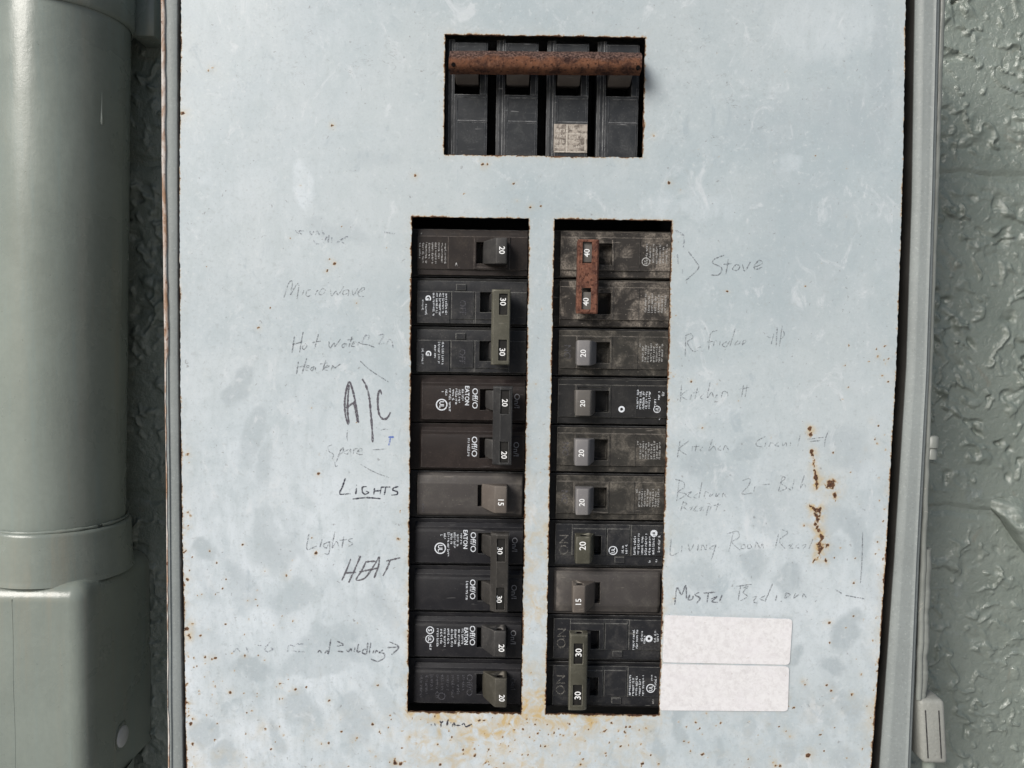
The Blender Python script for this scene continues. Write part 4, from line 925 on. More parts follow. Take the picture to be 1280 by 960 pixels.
V4 = [-11.6, -11.0, -9.6, -5.8, 5.8, 6.6, 7.6, 10.2, 11.2, 11.8]
def face_t4(dv, mat, parent):
    def hf(i, j, u, v):
        if i in (3, 4) and j == 3: return -32.0 if i == 3 else -2.5
        h = 0.0
        if v > 7: h = -0.5
        if v > 10: h = -1.0
        if v > 11: h = -2.0
        if v > 11.5: h = -3.4
        if v < -9.5: h = -0.4
        if v < -10.9: h = -1.3
        if v < -11.5: h = -2.8
        if u < 2.3: h -= 0.5
        if u < 0.8: h -= 1.0
        if u < 0.1: h -= 1.6
        if u > L - 0.1: h -= 1.2
        return h
    return shift(link('face', cells('face', U4, V4, hf, smooth=60), mat, parent), dv)

def drill(o, parent, u, w, v, sgn, rad):
    """cut a blind round hole into the end of a toggle or tie"""
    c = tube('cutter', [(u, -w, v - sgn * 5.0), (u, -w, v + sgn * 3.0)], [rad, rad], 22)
    c.materials.append(M['hole_shade'])  # bore walls coloured black for the shade inside
    co = bpy.data.objects.new('cutter', c); coll.objects.link(co); co.parent = parent
    md = o.modifiers.new('hole', 'BOOLEAN'); md.object = co; md.solver = 'EXACT'; md.material_mode = 'TRANSFER'
    dg = bpy.context.evaluated_depsgraph_get()
    new = bpy.data.meshes.new_from_object(o.evaluated_get(dg))
    o.modifiers.clear(); o.data = new
    bpy.data.objects.remove(co)

def toggle(dv, mat, parent, ub, u0, u1, vc=0.2, half=6.6, tip=11.0, hole=0, bevel=0.55):
    """leaning toggle: ub = foot of the sloping side, u0..u1 = tip face; narrower foot than tip"""
    sec = [(ub - 1.0, -6), (ub, 1.0), (u0 - 1.2, tip - 1.8), (u0, tip - 0.3), (u1 - 0.6, tip), (u1, tip - 0.8), (u1 - 0.4, -6)]
    bm = bmesh.new(); rings = []
    for sgn in (-1, 1):
        r = []
        for u, w in sec:
            k = half * (0.86 + 0.14 * max(0, min(1, w / 6.0)))
            r.append(bm.verts.new(Vector((u, -w, vc + sgn * k)) * MM))
        rings.append(r)
    n = len(sec)
    for i in range(n): bm.faces.new((rings[0][i], rings[0][(i + 1) % n], rings[1][(i + 1) % n], rings[1][i]))
    bm.faces.new(rings[0]); bm.faces.new(rings[1])
    me = bm_mesh('toggle', bm, bevel)
    o = link('toggle', me, mat, parent)
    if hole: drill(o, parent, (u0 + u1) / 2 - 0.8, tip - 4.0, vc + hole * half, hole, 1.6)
    shift(o, dv)
    return o

def tie(vlo, vhi, u0, u1, mat, parent, wins, ub=None, tip=12.0, slope=0.0, win_u=None, depth=0.9, bar_name='tie_handle', win_mat=None):
    """handle tie over two poles: bar with recessed windows, legs down to both slots"""
    wa, wb = win_u or (u0 + (u1 - u0) * 0.42, u1 - 1.3)
    us = [u0, u0 + 0.9, wa, wb, u1 - 0.5, u1]
    vs = [vlo, vlo + 0.7]
    for a, b in sorted(wins): vs += [a, b]
    vs += [vhi - 0.7, vhi]
    winj = [k for k in range(len(vs) - 1) if any(abs(vs[k] - a) < 1e-6 for a, b in wins)]
    def hf(i, j, u, v):
        h = tip
        if u < us[1] + 0.01: h -= 0.5 + slope
        if u < us[0] + 0.01: h -= 1.0
        if u > us[5] - 0.01: h -= 0.5
        if v < vs[0] + 0.01 or v > vs[-1] - 0.01: h -= 0.7
        if i == 2 and j in winj: h = tip - depth
        return h
    o = link(bar_name, cells(bar_name, us, vs, hf, base=tip - 5.5, smooth=35), mat, parent)
    for a, c in wins:
        q = box('rating_window', (wa + 0.05, wb - 0.05, -(tip - depth + 0.08), -(tip - depth - 0.3), a + 0.05, c - 0.05), P_win, None); q.parent = o
    return o

# plastics of the different makes
P_brown = plastic('dark_brown_breaker_plastic', (0.0144, 0.0104, 0.0096), (0.072, 0.058, 0.048), 0.45, (0.15, 0.13, 0.12))
P_slate = plastic('slate_black_breaker_plastic', (0.0142, 0.0150, 0.0180), (0.082, 0.079, 0.076), 0.55, (0.20, 0.20, 0.19))
P_eaton = plastic('brown_black_breaker_plastic', (0.0144, 0.0096, 0.0088), (0.054, 0.040, 0.035), 0.35, (0.11, 0.10, 0.095))
P_navy = plastic('cool_black_breaker_plastic', (0.0091, 0.0091, 0.0119), (0.048, 0.044, 0.044), 0.30, (0.11, 0.11, 0.11))
P_plain = plastic('plain_gray_breaker_plastic', (0.053, 0.048, 0.047), (0.111, 0.104, 0.093), 0.55, (0.20, 0.18, 0.16), 0.55)
P_dusty = plastic('dust_caked_breaker_plastic', (0.028, 0.025, 0.023), (0.25, 0.22, 0.19), 1.35, (0.28, 0.25, 0.22), 0.75)
P_worn = plastic('worn_breaker_plastic', (0.026, 0.0245, 0.022), (0.155, 0.14, 0.12), 0.95, (0.22, 0.20, 0.18), 0.65)
P_crisp = plastic('clean_black_breaker_plastic', (0.0144, 0.0144, 0.0152), (0.066, 0.063, 0.060), 0.35, (0.17, 0.165, 0.15))
P_toggle_dark = plastic('charcoal_toggle_plastic', (0.032, 0.031, 0.031), (0.093, 0.088, 0.083), 0.4, (0.18, 0.17, 0.16))
P_toggle_gray = plastic('pale_gray_toggle_plastic', (0.17, 0.165, 0.17), (0.24, 0.23, 0.22), 0.5, (0.30, 0.28, 0.26))
P_toggle_mid = plastic('gray_toggle_plastic', (0.105, 0.098, 0.092), (0.16, 0.15, 0.135), 0.5, (0.23, 0.21, 0.19))
P_toggle_tan = plastic('tan_gray_toggle_plastic', (0.105, 0.090, 0.080), (0.165, 0.145, 0.125), 0.5, (0.26, 0.23, 0.20))
P_olive = plastic('olive_tie_plastic', (0.060, 0.058, 0.044), (0.120, 0.116, 0.093), 0.6, (0.24, 0.23, 0.19))
P_olive_dark = plastic('dark_olive_tie_plastic', (0.048, 0.045, 0.036), (0.10, 0.092, 0.078), 0.5, (0.18, 0.165, 0.14))
P_black_tie = plastic('black_tie_plastic', (0.018, 0.018, 0.019), (0.063, 0.061, 0.059), 0.4, (0.15, 0.15, 0.15))
P_dark_tie = plastic('dark_gray_tie_plastic', (0.027, 0.025, 0.023), (0.077, 0.070, 0.065), 0.5, (0.14, 0.13, 0.12))
P_win = plastic('dark_window_plastic', (0.0100, 0.0095, 0.0090), (0.05, 0.045, 0.04), 0.3, (0.06, 0.06, 0.06))

GROUP = 'circuit breakers in the two columns of the panel'
PL, PR = 25.66, 25.76
def row_l(i): return 126.4 - PL * (i + 0.5)
def row_r(i): return 126.8 - PR * (i + 0.5)
def left(name, i, label): return empty(name, (-64.5, FACE_Y, row_l(i)), label, 'circuit breaker', GROUP)
def right_(name, i, label): return empty(name, (67.9, FACE_Y, row_r(i)), label, 'circuit breaker', GROUP, math.pi)

def rows(u0, u1, n): return [u0 + (u1 - u0) * k / (n - 1) for k in range(n)]
def eaton_print(p, dv, seed, full=True):
    w = 0.06
    shift(lettering('off_lettering', 'Off/O', 31.0, 0.6, w, 2.9, M['print'], p, 0.004, 1.12), dv)
    shift(lettering('on_lettering', 'On/I', 53.2, -0.4, w, 2.9, M['print_gray'], p, 0.0, 1.05), dv)
    if full:
        shift(lettering('maker_lettering', 'EATON', 26.8, 2.0, w, 2.3, M['print'], p, 0.018, 1.0), dv)
        shift(small_print([(24.0, 5.4, -0.8), (22.2, 5.0, -2.2), (20.6, 5.6, -3.2), (18.9, 5.4, -1.4), (17.2, 5.6, -7.4), (15.3, 5.0, 1.5), (13.4, 4.4, 3.0)], seed, w, M['print'], p, 1.25), dv)
        shift(ul_mark(13.4, -3.0, 3.1, w, M['print'], p), dv)
    else:
        shift(small_print([(27.4, 5.0, -5.4)], seed, w, M['print'], p, 1.3), dv)

# --- column beside "Microwave", "A/C", "Heat"
b = left('circuit_breaker', 0, 'scratched brown breaker with charcoal 20 toggle, above the breaker with olive 30 tie')
base_block(b, 0, M['black_bakelite']); face_t1(0, P_brown, b)
toggle(0, P_toggle_dark, b, 34.6, 41.4, 47.0, 0.1, 6.6)
lettering('rating_digits', '20', 44.3, 0.3, 11.0, 2.9, M['digit'], b, 0.01, 1.0, (0.05, 0))
small_print([(u, 5.0, -6.4 + 2.5 * (k % 3 == 0)) for k, u in enumerate(rows(0.7, 14.0, 9))], 1, -0.28, M['print_worn'], b, 1.05)
small_print([(1.5, 10.4, 9.0)], 11, -0.8, M['print_worn'], b, 0.9)
lettering('face_scratch', '(', 20.3, -6.2, 0.07, 1.1, M['print_worn'], b, 0.02, 6.0)

b = left('two_pole_breaker', 1, 'two pole slate breaker with olive tie marked 30, by the Hot water writing')
for k in range(2):
    dv = -PL * k
    base_block(b, dv, M['black_bakelite']); face_t2(dv, P_slate, b)
    toggle(dv, P_toggle_dark, b, 38.5, 40.5, 46.5, 0.2, 5.0, 8.0)
    if k == 0:
        shift(small_print([(u, 4.4, -8.0 + 1.5 * (j % 2)) for j, u in enumerate(rows(8.2, 14.8, 5))] + [(2.4, 1.0, -6.0), (4.2, -1.5, -8)], 21, 0.06, M['print'], b, 1.15), dv)
        shift(lettering('maker_mark', 'G', 5.8, 1.8, 0.06, 3.0, M['print'], b, 0.04), dv)
    else:
        shift(small_print([(13.2, 4.4, -7.8), (11.2, 4.4, -7.4), (9.2, 3.0, -4.5), (2.6, 1.0, -7.5)], 22, 0.06, M['print'], b, 1.15), dv)
        shift(lettering('maker_mark', 'G', 6.2, -1.6, 0.06, 3.0, M['print'], b, 0.04), dv)
    shift(lettering('rating_digits', '30', 45.2, -0.2, 11.25, 3.0, M['digit'], b, 0.01), dv)
    shift(lettering('embossed_lettering', 'OFF', 24.0, -3.0, -0.08, 3.2, M['print_faint'], b, 0.0), dv)
z_ = row_l(1)
tie(55.4 - z_, 94.0 - z_, 39.4, 49.0, P_olive, b, [(57.6 - z_, 68.4 - z_), (81.0 - z_, 91.8 - z_)], tip=12.0, win_u=(43.2, 47.6))

b = left('two_pole_breaker', 3, 'two pole brown breaker with black tie marked 20, by the A/C writing')
for k in range(2):
    dv = -PL * k
    base_block(b, dv, P_eaton); face_t3(dv, P_eaton, b)
    toggle(dv, P_toggle_dark, b, 36.9, 40.5, 46.5, 0.2, 5.2, 8.0)
    eaton_print(b, dv, 31 + k, k == 0)
    shift(lettering('rating_digits', '20', 46.9, -0.6 if k == 0 else -2.0, 11.25, 2.9, M['digit'], b, 0.01), dv)
z_ = row_l(3)
tie(3.6 - z_, 44.4 - z_, 40.8, 50.8, P_black_tie, b, [(5.0 - z_, 16.0 - z_), (30.2 - z_, 42.6 - z_)], tip=12.0, slope=1.6, win_u=(44.6, 49.0))

b = left('circuit_breaker', 5, 'plain smooth grey breaker with 15 toggle, by the underlined Lights writing')
base_block(b, 0, M['black_bakelite']); face_t4(0, P_plain, b)
toggle(0, P_toggle_tan, b, 35.4, 42.4, 48.9, 0.2, 7.1, bevel=0.8)
lettering('rating_digits', '15', 45.6, -1.2, 11.0, 3.0, M['digit'], b, 0.01, 1.0, (0.05, 0))
small_print([(3.5, -4.5, -9.6)], 41, 0.06, M['print_faint'], b, 1.5)

b = left('two_pole_breaker', 6, 'two pole black breaker with dark grey tie handle marked 30 twice, by the Heat writing')
for k in range(2):
    dv = -PL * k
    base_block(b, dv, P_navy); face_t3(dv, P_navy, b, -0.4)
    toggle(dv, P_dark_tie, b, 35.8, 40.5, 46.5, 0.2, 5.6, 8.0)
    eaton_print(b, dv, 51 + k, k == 0)
    shift(lettering('rating_digits', '30', 45.4, -0.8, 11.25, 2.9, M['digit'], b, 0.01), dv)
z_ = row_l(6)
tie(-73.8 - z_, -32.2 - z_, 40.6, 50.0, P_dark_tie, b, [(-72.2 - z_, -60.4 - z_), (-46.8 - z_, -34.6 - z_)], tip=12.0, slope=1.2, win_u=(43.8, 48.2))

b = left('circuit_breaker', 8, 'single black breaker with 20 toggle and dense white print, at the Building arrow')
base_block(b, 0, P_navy); face_t3(0, P_navy, b, -0.2)
toggle(0, P_toggle_dark, b, 36.2, 43.2, 49.4, 0.8, 6.9, hole=1)
lettering('rating_digits', '20', 47.0, -1.2, 11.0, 3.0, M['digit'], b, 0.01, 1.0, (0.05, 0))
lettering('off_lettering', 'Off/O', 31.2, 1.0, 0.06, 2.9, M['print'], b, 0.004, 1.12)
lettering('on_lettering', 'On/I', 53.2, 0.4, 0.06, 2.9, M['print_gray'], b, 0.0, 1.05)
lettering('maker_lettering', 'EATON', 27.8, 0.6, 0.06, 2.1, M['print'], b, 0.018, 1.0)
small_print([(u, 4.6, -5.8 + 1.2 * (k % 2)) for k, u in enumerate(rows(12.0, 25.4, 8))] + [(8.2, -3.6, -8.0)], 61, 0.06, M['print'], b, 1.25)
ul_mark(8.2, -1.2, 2.3, 0.06, M['print'], b); ring(8.4, 3.6, 2.1, 0.5, 0.06, M['print'], b)
lettering('approval_letters', 'S', 8.4, 3.6, 0.06, 2.2, M['print'], b, 0.03)

b = left('circuit_breaker', 9, 'black breaker with 20 toggle and unpainted lettering, above the worn scrawl')
base_block(b, 0, P_navy); face_t3(0, P_navy, b, -0.2)
toggle(0, P_olive_dark, b, 37.4, 44.0, 50.2, 0.2, 7.8, hole=1)
lettering('rating_digits', '20', 47.6, -2.4, 11.0, 3.0, M['digit'], b, 0.01, 0.9, (0.05, 0))
lettering('embossed_lettering', 'Off/O', 30.0, -0.6, 0.06, 3.2, M['print_faint'], b, 0.0, 1.1)
lettering('embossed_lettering', 'On/I', 53.4, 0.4, 0.06, 2.7, M['print_faint'], b, 0.0, 0.95)
small_print([(u, 4.8, -8.2 + 2.0 * (k % 3)) for k, u in enumerate(rows(3.2, 26.0, 9))], 71, 0.06, M['print_faint'], b, 1.6)
ring(15.0, -7.0, 2.0, 0.4, 0.06, M['print_faint'], b)

# --- column beside "Stove", "Kitchen", "Master Bedroom"
b = right_('two_pole_breaker', 0, 'dust caked two pole breaker with rusted tie bar marked 40 twice, by the Stove writing')
for k in range(2):
    dv = PR * k
    base_block(b, dv, P_worn); face_t1(dv, P_dusty, b)
    toggle(dv, P_toggle_mid, b, 37.6, 41.0, 47.4, 0.2, 5.4, 10.6)
    shift(lettering('rating_digits', '40', 44.9, 0.8 - 1.0 * k, 10.64, 3.0, M['digit'], b, 0.012), dv)
    shift(small_print([(u, 4.4, -6.0 + (j % 2)) for j, u in enumerate(rows(1.6, 12.0, 7))], 81 + k, -0.28, M['print_worn'], b, 1.1), dv)
ul_mark(12.8, 3.6, 2.2, -0.28, M['print_worn'], b)
# folded steel tie bar with two punched windows
z_ = row_r(0)
def punched_bar():
    us = [38.8, 39.6, 42.4, 47.2, 49.0, 49.6]; cz = sorted([z_ - q for q in (119.9, 119.2, 118.6, 107.9, 95.4, 84.4, 83.0, 82.3)])
    V, F = [], []
    wj = (2, 4)
    for w, flip in ((12.0, 0), (11.0, 1)):
        for i in range(5):
            for j in range(len(cz) - 1):
                if i == 2 and j in wj: continue
                k = len(V)
                hgt = lambda u, v: w - (0.7 if u < 38.9 or u > 49.5 else 0) - (0.5 if v < cz[0] + .01 or v > cz[-1] - .01 else 0)
                V.extend([(us[i + a], -hgt(us[i + a], cz[j + c]), cz[j + c]) for a, c in ((0, 0), (1, 0), (1, 1), (0, 1))]); F.append((k, k + 1, k + 2, k + 3))
    for j in wj:
        for (a, c), (d, e) in (((2, j), (3, j)), ((3, j), (3, j + 1)), ((3, j + 1), (2, j + 1)), ((2, j + 1), (2, j))):
            k = len(V); V.extend([(us[a], -12.0, cz[c]), (us[d], -12.0, cz[e]), (us[d], -11.0, cz[e]), (us[a], -11.0, cz[c])]); F.append((k, k + 1, k + 2, k + 3))
    for u in (us[0], us[-1]):                                  # folded flanges
        for off in (0.0, 0.9):
            uu = u + (off if u == us[0] else -off)
            k = len(V); V.extend([(uu, -11.3, cz[0]), (uu, -11.3, cz[-1]), (uu, -5.5, cz[-1] - 1), (uu, -5.5, cz[0] + 1)]); F.append((k, k + 1, k + 2, k + 3))
    return mesh('tie_bar', V, F, 35)
link('tie_bar', punched_bar(), M['rust_tie'], b, 'rusted steel tie bar with two windows')

def worn_print(b, seed, mat, w=-0.28):
    small_print([(u, 4.6, -5.6 + 1.3 * (j % 2)) for j, u in enumerate(rows(2.6, 12.8, 8))] + [(14.2, -3.0, -5.6)], seed, w, mat, b, 1.15)
def single_r(i, name_label, face, fmat, tmat, ub, u0, u1, half=6.6, hole=False, digits='20', dh=2.9, vc=0.2, dvv=0.0):
    b = right_('circuit_breaker', i, name_label)
    base_block(b, 0, M['black_bakelite'] if fmat is not P_plain else P_plain); face(0, fmat, b)
    toggle(0, tmat, b, ub, u0, u1, vc, half, hole=-1 if hole else 0)
    lettering('rating_digits', digits, (u0 + u1) / 2 + 0.1, vc + 0.2 + dvv, 10.98, dh, M['digit'], b, 0.01, 1.0, (0.05, 0))
    return b
b = single_r(2, 'worn breaker with pale grey 20 toggle, by the Refridge writing', face_t1, P_worn, P_toggle_gray, 38.0, 42.4, 48.9, 6.5)
worn_print(b, 91, M['print_worn']); lettering('embossed_lettering', 'ON', 53.0, 0, -0.18, 3.4, M['print_faint'], b)
b = single_r(3, 'clean black breaker with crisp white print, by the Kitchen writing with number sign', face_t1, P_crisp, P_toggle_mid, 38.0, 41.6, 49.2, 6.7, dh=2.6)
small_print([(u, 3.8, -7.0 + 1.0 * (j % 3 == 0)) for j, u in enumerate(rows(8.6, 15.0, 5))] + [(5.6, 2.4, -2.2), (3.6, -1.0, -6.4), (1.4, -3.4, -7)], 92, -0.28, M['print'], b, 1.3)
ul_mark(5.0, 3.8, 1.9, -0.28, M['print'], b); ring(23.8, 4.0, 1.7, 0.9, 0.06, M['print'], b)
small_print([(3.0, 9.6, 6.8)], 93, -0.82, M['print'], b, 1.0)
b = single_r(4, 'worn breaker with light grey 20 toggle, by the Kitchen Circuit writing', face_t1, P_worn, P_toggle_gray, 38.0, 42.2, 48.9, 6.9)
worn_print(b, 94, M['print_worn']); lettering('embossed_lettering', 'ON', 53.0, 0, -0.18, 3.4, M['print_faint'], b)
b = single_r(5, 'worn breaker with light grey 20 toggle, by the Bedroom 2nd Bath writing', face_t1, P_worn, P_toggle_gray, 37.8, 41.6, 47.9, 6.9)
worn_print(b, 95, M['print_worn']); lettering('embossed_lettering', 'ON', 53.0, 0, -0.18, 3.4, M['print_faint'], b)
b = single_r(6, 'slate breaker with hollow topped olive 20 toggle, by the Living Room writing', face_t2, P_slate, P_olive, 37.0, 40.2, 47.6, 7.2, True, dh=3.4, vc=-0.2, dvv=-2.6)
small_print([(u, 4.6, -7.4 + 1.4 * (j % 2)) for j, u in enumerate(rows(4.6, 14.6, 6))] + [(1.6, 3.0, -6.4)], 96, 0.06, M['print'], b, 1.25)
small_print([(19.0, 4.2, -1.5), (21.0, 4.2, -0.8)], 97, -0.1, M['print'], b, 1.2); ul_mark(26.6, 2.6, 2.4, -0.1, M['print'], b)
ring(5.0, -7.0, 1.9, 1.2, 0.06, M['print'], b); small_print([(2.8, 9.0, 6.6), (6.4, 9.0, 7.4)], 98, -0.68, M['print'], b, 1.0)
lettering('embossed_lettering', 'ON', 53.0, 0, -0.44, 5.0, M['print_emb'], b, -0.004)
b = single_r(7, 'plain smooth grey breaker with hollow topped 15 toggle, by the Master Bedroom writing', face_t4, P_plain, P_toggle_tan, 36.2, 42.4, 48.6, 7.2, True, '15', 3.0, 0.0, 1.0)
b = right_('two_pole_breaker', 8, 'two pole slate breaker with olive tie handle marked 30 twice, beside the blank white stickers')
for k in range(2):
    dv = PR * k
    base_block(b, dv, M['black_bakelite']); face_t2(dv, P_slate, b)
    toggle(dv, P_toggle_dark, b, 37.6, 40.5, 46.5, 0.2, 5.2, 8.0)
    shift(lettering('embossed_lettering', 'ON', 53.4, -0.5, -0.44, 5.0, M['print_emb'], b, -0.004), dv)
    shift(lettering('rating_digits', '30', 45.0, 2.4 - 2.7 * k, 11.25, 3.3, M['digit'], b, 0.01), dv)
    if k == 0:
        shift(small_print([(14.0, 5.0, -7.4), (12.2, 4.2, -6.6), (9.6, 0.5, -5.8), (8.2, 1.5, -3.0), (2.4, 1.0, -6.0), (1.0, 0.2, -4.5)], 101, 0.06, M['print'], b, 1.2), dv)
        shift(ring(6.2, -1.2, 1.9, 1.1, 0.06, M['print'], b), dv)
    else:
        shift(small_print([(u, 4.6, -7.6 + 1.6 * (j % 2)) for j, u in enumerate(rows(8.2, 15.4, 5))] + [(3.6, -4.0, -7.4), (1.6, 0.4, -6.8)], 102, 0.06, M['print'], b, 1.25), dv)
        shift(ul_mark(4.6, 0.4, 2.4, 0.06, M['print'], b), dv)
        shift(small_print([(2.6, 9.2, 6.6)], 103, -0.68, M['print_worn'], b, 1.0), dv)
z_ = row_r(8)
t_ = tie(z_ + 84.6, z_ + 125.6, 40.2, 49.7, P_olive, b, [(z_ + 89.4, z_ + 100.6), (z_ + 111.6, z_ + 122.8)], tip=12.0, win_u=(42.8, 47.6))
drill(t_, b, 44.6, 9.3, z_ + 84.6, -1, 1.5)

# ---------------------------------------------------------------- main breaker (four poles, rusty handle bar)
P_main = plastic('bluish_black_main_plastic', (0.0208, 0.0232, 0.0272), (0.090, 0.093, 0.096), 0.55, (0.34, 0.345, 0.355), 0.5)
mb = empty('main_breaker', (0, 57, 150), 'four pole main breaker with a rusted handle bar, in the wide upper opening', 'circuit breaker')
def mc(o):
    o.parent = mb
    o.matrix_parent_inverse = Matrix.Translation(-mb.location)
    return o
mc(box('case', (-52.5, 52.5, 31, 56.5, 150, 232), M['black_bakelite'], None, 0.8))
PU = [0, 1.6, 3.2, 4.4, 6.0, 17.6, 18.6, 20.4, 21.4]
PV = [152, 164.5, 180.4, 181.4, 193.2, 194.6, 206.5, 214, 220.6, 222.4]
def pole_h(i, j, u, v):
    if i in (3, 4) and j == 5: return -26.0
    if i == 0: return -1.2 + 0.7 * (u / 1.6)
    if i == 1: return -0.7
    if i == 2: return -0.1
    if v > 221: return -2.6
    if i in (3,) and j not in (5, 6): return 0.0
    if j in (5, 6): return 0.5 if i < 7 else 0.2
    if j in (2, 4): return -0.1
    if i == 7: return -0.5
    return -0.35 if j == 3 else -0.2
pole_me = cells('pole', PU, PV, pole_h, base=-28)
for k in range(4):
    x0 = -50.5 + 26.05 * k
    o = mc(link('pole', pole_me, P_main)); o.location = Vector((x0, 4.0, 0)) * MM
    arm = prism('handle_arm', [(13.0, 201.0), (4, 199.6), (-4, 202.4), (-9.0, 204.4), (-9.0, 208.0), (-2, 209.5), (13.0, 207)], 5.2, 16.8, 'x', 0.5)
    a = mc(link('handle_arm', arm, P_toggle_tan)); a.location = Vector((x0, 0.0, 0)) * MM
# handle bar: folded channel, rounded front
sec = [(-4.6, 200.6), (-9.0, 200.3), (-11.4, 200.9), (-12.6, 202.2), (-12.9, 204.2), (-12.2, 206.4), (-9.8, 209.2), (-7.0, 211.3), (-3.0, 212.3), (-2.6, 211.3), (-6.6, 210.3), (-8.8, 208.4), (-10.4, 206), (-10.8, 204), (-10.2, 202.2), (-8.6, 201.6), (-4.6, 201.6)]
n = 70; VV, FF = [], []
for i in range(n + 1):
    x = -47.6 + 95.4 * i / n
    for j, (y, z) in enumerate(sec):
        e = 0.16 * float(vnoise(x, z, 3.0, 390)) + 0.22 * float(vnoise(x, z, 9.0, 391))
        VV.append((x + (0.4 * float(vnoise(z, y, 3, 392)) if i in (0, n) else 0), y + e - 0.004 * x, z + 1.4 + e + 0.006 * x))
S = len(sec)
for i in range(n):
    for j in range(S): FF.append((i * S + j, i * S + (j + 1) % S, (i + 1) * S + (j + 1) % S, (i + 1) * S + j))
FF.append(tuple(range(S))); FF.append(tuple(range(n * S, n * S + S)))
bar = mc(link('handle_bar', mesh('handle_bar', VV, FF, 45), M['rust'], label='rusted steel handle bar across all four poles'))
for sx in (-45.4, 45.8):
    h = mc(link('rivet_hole_shade', tube('rivet_hole_shade', [(sx, -10.8, 203.6), (sx, -13.05, 203.6), (sx, -12.95, 203.6)], [1.0, 1.0, 0.75], 14), M['hole_shade']))  # solid black studs on the bar, the holes' shade is only colour
# data label on the third pole
def label_mat():
    N = NT('scuffed_cream_label')
    a = N.noise(420, 4, 0.7, 0.4); b = N.noise(130, 4, 0.6)
    col = N.mix(N.ramp(a, 0.40, 0.62), (0.36, 0.32, 0.28), (0.12, 0.10, 0.085))
    col = N.mix(N.ramp(b, 0.55, 0.7, 0, 0.6), col, (0.10, 0.09, 0.08))
    return N.done(col, 0.6)
lab = mc(box('data_label', (5.6, 22.9, 3.85, 4.1, 165.6, 180.2), label_mat(), None))
M['cream'] = flat_ink('cream_label_rule', (0.52, 0.48, 0.43), 0.3, 0.5, 0.95)
def lab_part(name, rects, mat, y):
    V, F = [], []
    for (x0, x1, z0, z1) in rects:
        k = len(V); V += [(x0, y, z0), (x1, y, z0), (x1, y, z1), (x0, y, z1)]; F.append((k, k + 1, k + 2, k + 3))
    o = link(name, mesh(name, V, F), mat); o.parent = lab
    o.matrix_parent_inverse = Matrix.Translation(-mb.location)
    o.matrix_parent_inverse = Matrix.Identity(4)
    return o
lab_part('label_rules', [(11.9, 12.7, 165.8, 180.0), (12.8, 22.6, 175.0, 175.6), (6.0, 11.8, 165.9, 166.5), (12.8, 22.6, 165.9, 166.4), (21.6, 22.2, 166.5, 174.9)], M['cream'], 3.79)
V, F = glyph_lines([(u, -6.0, -11.6) for u in (168.0, 170.6, 173.4, 176.0)] , 111, ch=2.2)
V2, F2 = glyph_lines([(u, -13.4, -21.0) for u in (168.0, 170.6, 172.9)], 112, ch=2.0)
V3_, F3 = glyph_lines([(177.2, -13.4, -19.0)], 113, ch=1.7)
allV = V + V2 + V3_; allF = F + [tuple(i + len(V) for i in f) for f in F2] + [tuple(i + len(V) + len(V2) for i in f) for f in F3]
o = link('small_print', mesh('small_print', [(-v, 3.78, u) for u, v in allV], allF), M['cream']); o.parent = lab

# ---------------------------------------------------------------- conduit, coupling and junction box beside the panel
def ax(z): return -286.2 + 0.0228 * (z + 39)            # leaning axis of the conduit
CY = 60.0
def lean(zr, r): return [(ax(z), CY, z) for z in zr], [r] * len(zr)
def conduit_mesh():
    n, V = 72, []
    zs = list(np.linspace(-46, 330, 140))
    P = np.zeros((len(zs), n + 1, 3))
    for i, z in enumerate(zs):
        for k in range(n + 1):
            t = 2 * math.pi * k / n
            e = 0.16 * float(vnoise(t * 20, z, 26, 400)) + 0.05 * float(vnoise(t * 30, z * 0.25, 3, 401))
            r = 35.6 + e
            P[i, k] = (ax(z) + r * math.cos(t), CY + r * math.sin(t), z)
    P[:, -1] = P[:, 0]
    return grid_mesh('conduit_pipe', P)
cd = empty('conduit', (ax(-46), CY, -46), 'thick vertical conduit pipe under grey green gloss paint', 'conduit')
o = link('conduit_pipe', conduit_mesh(), M['box_paint'], cd); o.matrix_parent_inverse = Matrix.Translation(-cd.location)
# paint runs frozen on the pipe
for (t, z, ln, w) in ((-27, 205, 18, 1.1),):
    tr = math.radians(t); V = []
    path, rad = [], []
    for i in range(12):
        s = i / 11
        zz = z - ln * s
        path.append((ax(zz) + 35.5 * math.cos(tr), CY + 35.5 * math.sin(tr), zz)); rad.append(w * (0.25 + 0.75 * s ** 2) * (0.5 if i == 11 else 1))
    o = link('paint_run', tube('paint_run', path, rad, 10), M['box_paint'], cd); o.matrix_parent_inverse = Matrix.Translation(-cd.location)

st = empty('conduit_strap', (ax(262), 94, 262), 'painted strap clamping the thick conduit to the wall', 'strap')
def sc(o): o.parent = st; o.matrix_parent_inverse = Matrix.Translation(-st.location); return o
sp = []
zs = [249.5, 250.0, 252.0, 288, 290.0, 290.5]; rs = [36.0, 37.2, 37.9, 37.9, 37.2, 36.0]
sc(link('band', tube('band', [(ax(z), CY, z) for z in zs], rs, 64, cap=False), M['box_paint']))
sc(box('ear', (ax(262) + 31, ax(262) + 45.5, 76, 96, 249, 281), M['box_paint'], None, 1.2))
sc(box('ear', (ax(262) - 45.5, ax(262) - 31, 76, 96, 249, 281), M['box_paint'], None, 1.2))

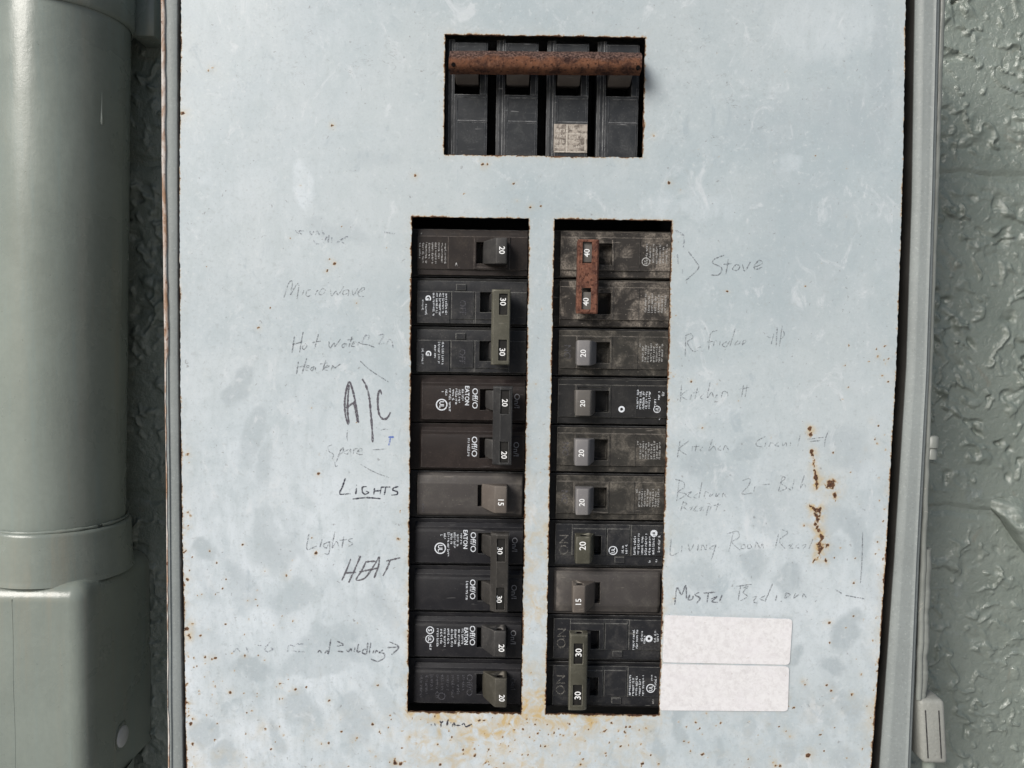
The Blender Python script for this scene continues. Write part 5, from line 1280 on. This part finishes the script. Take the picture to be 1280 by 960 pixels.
jb = empty('junction_box', (-287, 95, -200), 'deep grey green junction box with rounded edges below the conduit', 'junction box')
def jc(o): o.parent = jb; o.matrix_parent_inverse = Matrix.Translation(-jb.location); return o
def rounded_box(x0, x1, y0, y1, z0, z1, r, n=6):
    bm = bmesh.new(); box_bm(bm, x0, x1, y0, y1, z0, z1)
    bmesh.ops.recalc_face_normals(bm, faces=bm.faces)
    # generous radius on the top front edge, smaller ones elsewhere
    def pick(f): return [e for e in bm.edges if f((e.verts[0].co + e.verts[1].co) / 2 / MM)]
    bmesh.ops.bevel(bm, geom=pick(lambda c: abs(c.y - y0) < .1 and (abs(c.x - x1) < .1 or abs(c.x - x0) < .1 or abs(c.z - z1) < .1 or abs(c.z - z0) < .1)) + pick(lambda c: abs(c.x - x1) < .1 and abs(c.z - z1) < .1 or abs(c.x - x0) < .1 and abs(c.z - z1) < .1), offset=r * MM, segments=n, affect='EDGES', profile=0.5, clamp_overlap=True)
    return bm_mesh('body', bm, 0, smooth=60)
body = jc(link('body', rounded_box(-325, -249.6, 20, 95, -199, -72, 10.0), M['box_paint']))
# threaded hub round the pipe
hub_z = [-74, -71.5, -70.5, -46.0, -44.6, -43.9, -43.6]; hub_r = [40.4, 39.9, 39.6, 38.6, 38.2, 37.2, 35.5]
jc(link('hub', tube('hub', [(ax(z) + 0.2, CY, z) for z in hub_z], hub_r, 72, cap=False), M['box_paint']))
sd = jc(link('hub_seam', tube('hub_seam', [(ax(-44) + 36.6 * math.cos(t), CY + 36.6 * math.sin(t), -43.5) for t in np.linspace(0, 2 * math.pi, 73)], [0.85 + 0.35 * float(vnoise(t * 30, 3, 9, 405)) for t in range(73)], 8, cap=False), M['box_paint']))
# plug in the side face, its shallow collar, and the seam down the front
pl = jc(link('side_plug', tube('side_plug', [(-252, 57, -177), (-248.6, 57, -177), (-248.0, 57, -177)], [6.6, 6.4, 5.6], 32), M['zinc'], label='round bare metal plug in the side'))
col_ = tube('plug_collar', [(-250.5, 57, -177), (-249.2, 57, -177), (-248.9, 57, -177), (-249.4, 57, -177)], [9.0, 8.6, 8.0, 6.7], 36, cap=False)
o = link('plug_collar', col_, M['box_paint']); o.parent = pl; o.matrix_parent_inverse = Matrix.Translation(-jb.location)
o.matrix_parent_inverse = Matrix.Identity(4)
jc(link('paint_run', tube('paint_run', [(-290.6 + 0.2 * math.sin(z / 9), 20.12, z) for z in np.linspace(-80, -197, 30)], [0.28] * 30, 8), M['box_paint']))
lp = jc(link('lower_hub', tube('lower_hub', [(-287, CY, -198.5), (-287, CY, -226), (-287, CY, -226.5), (-287, CY, -330)], [39.0, 39.0, 35.6, 35.6], 64, cap=False), M['box_paint']))
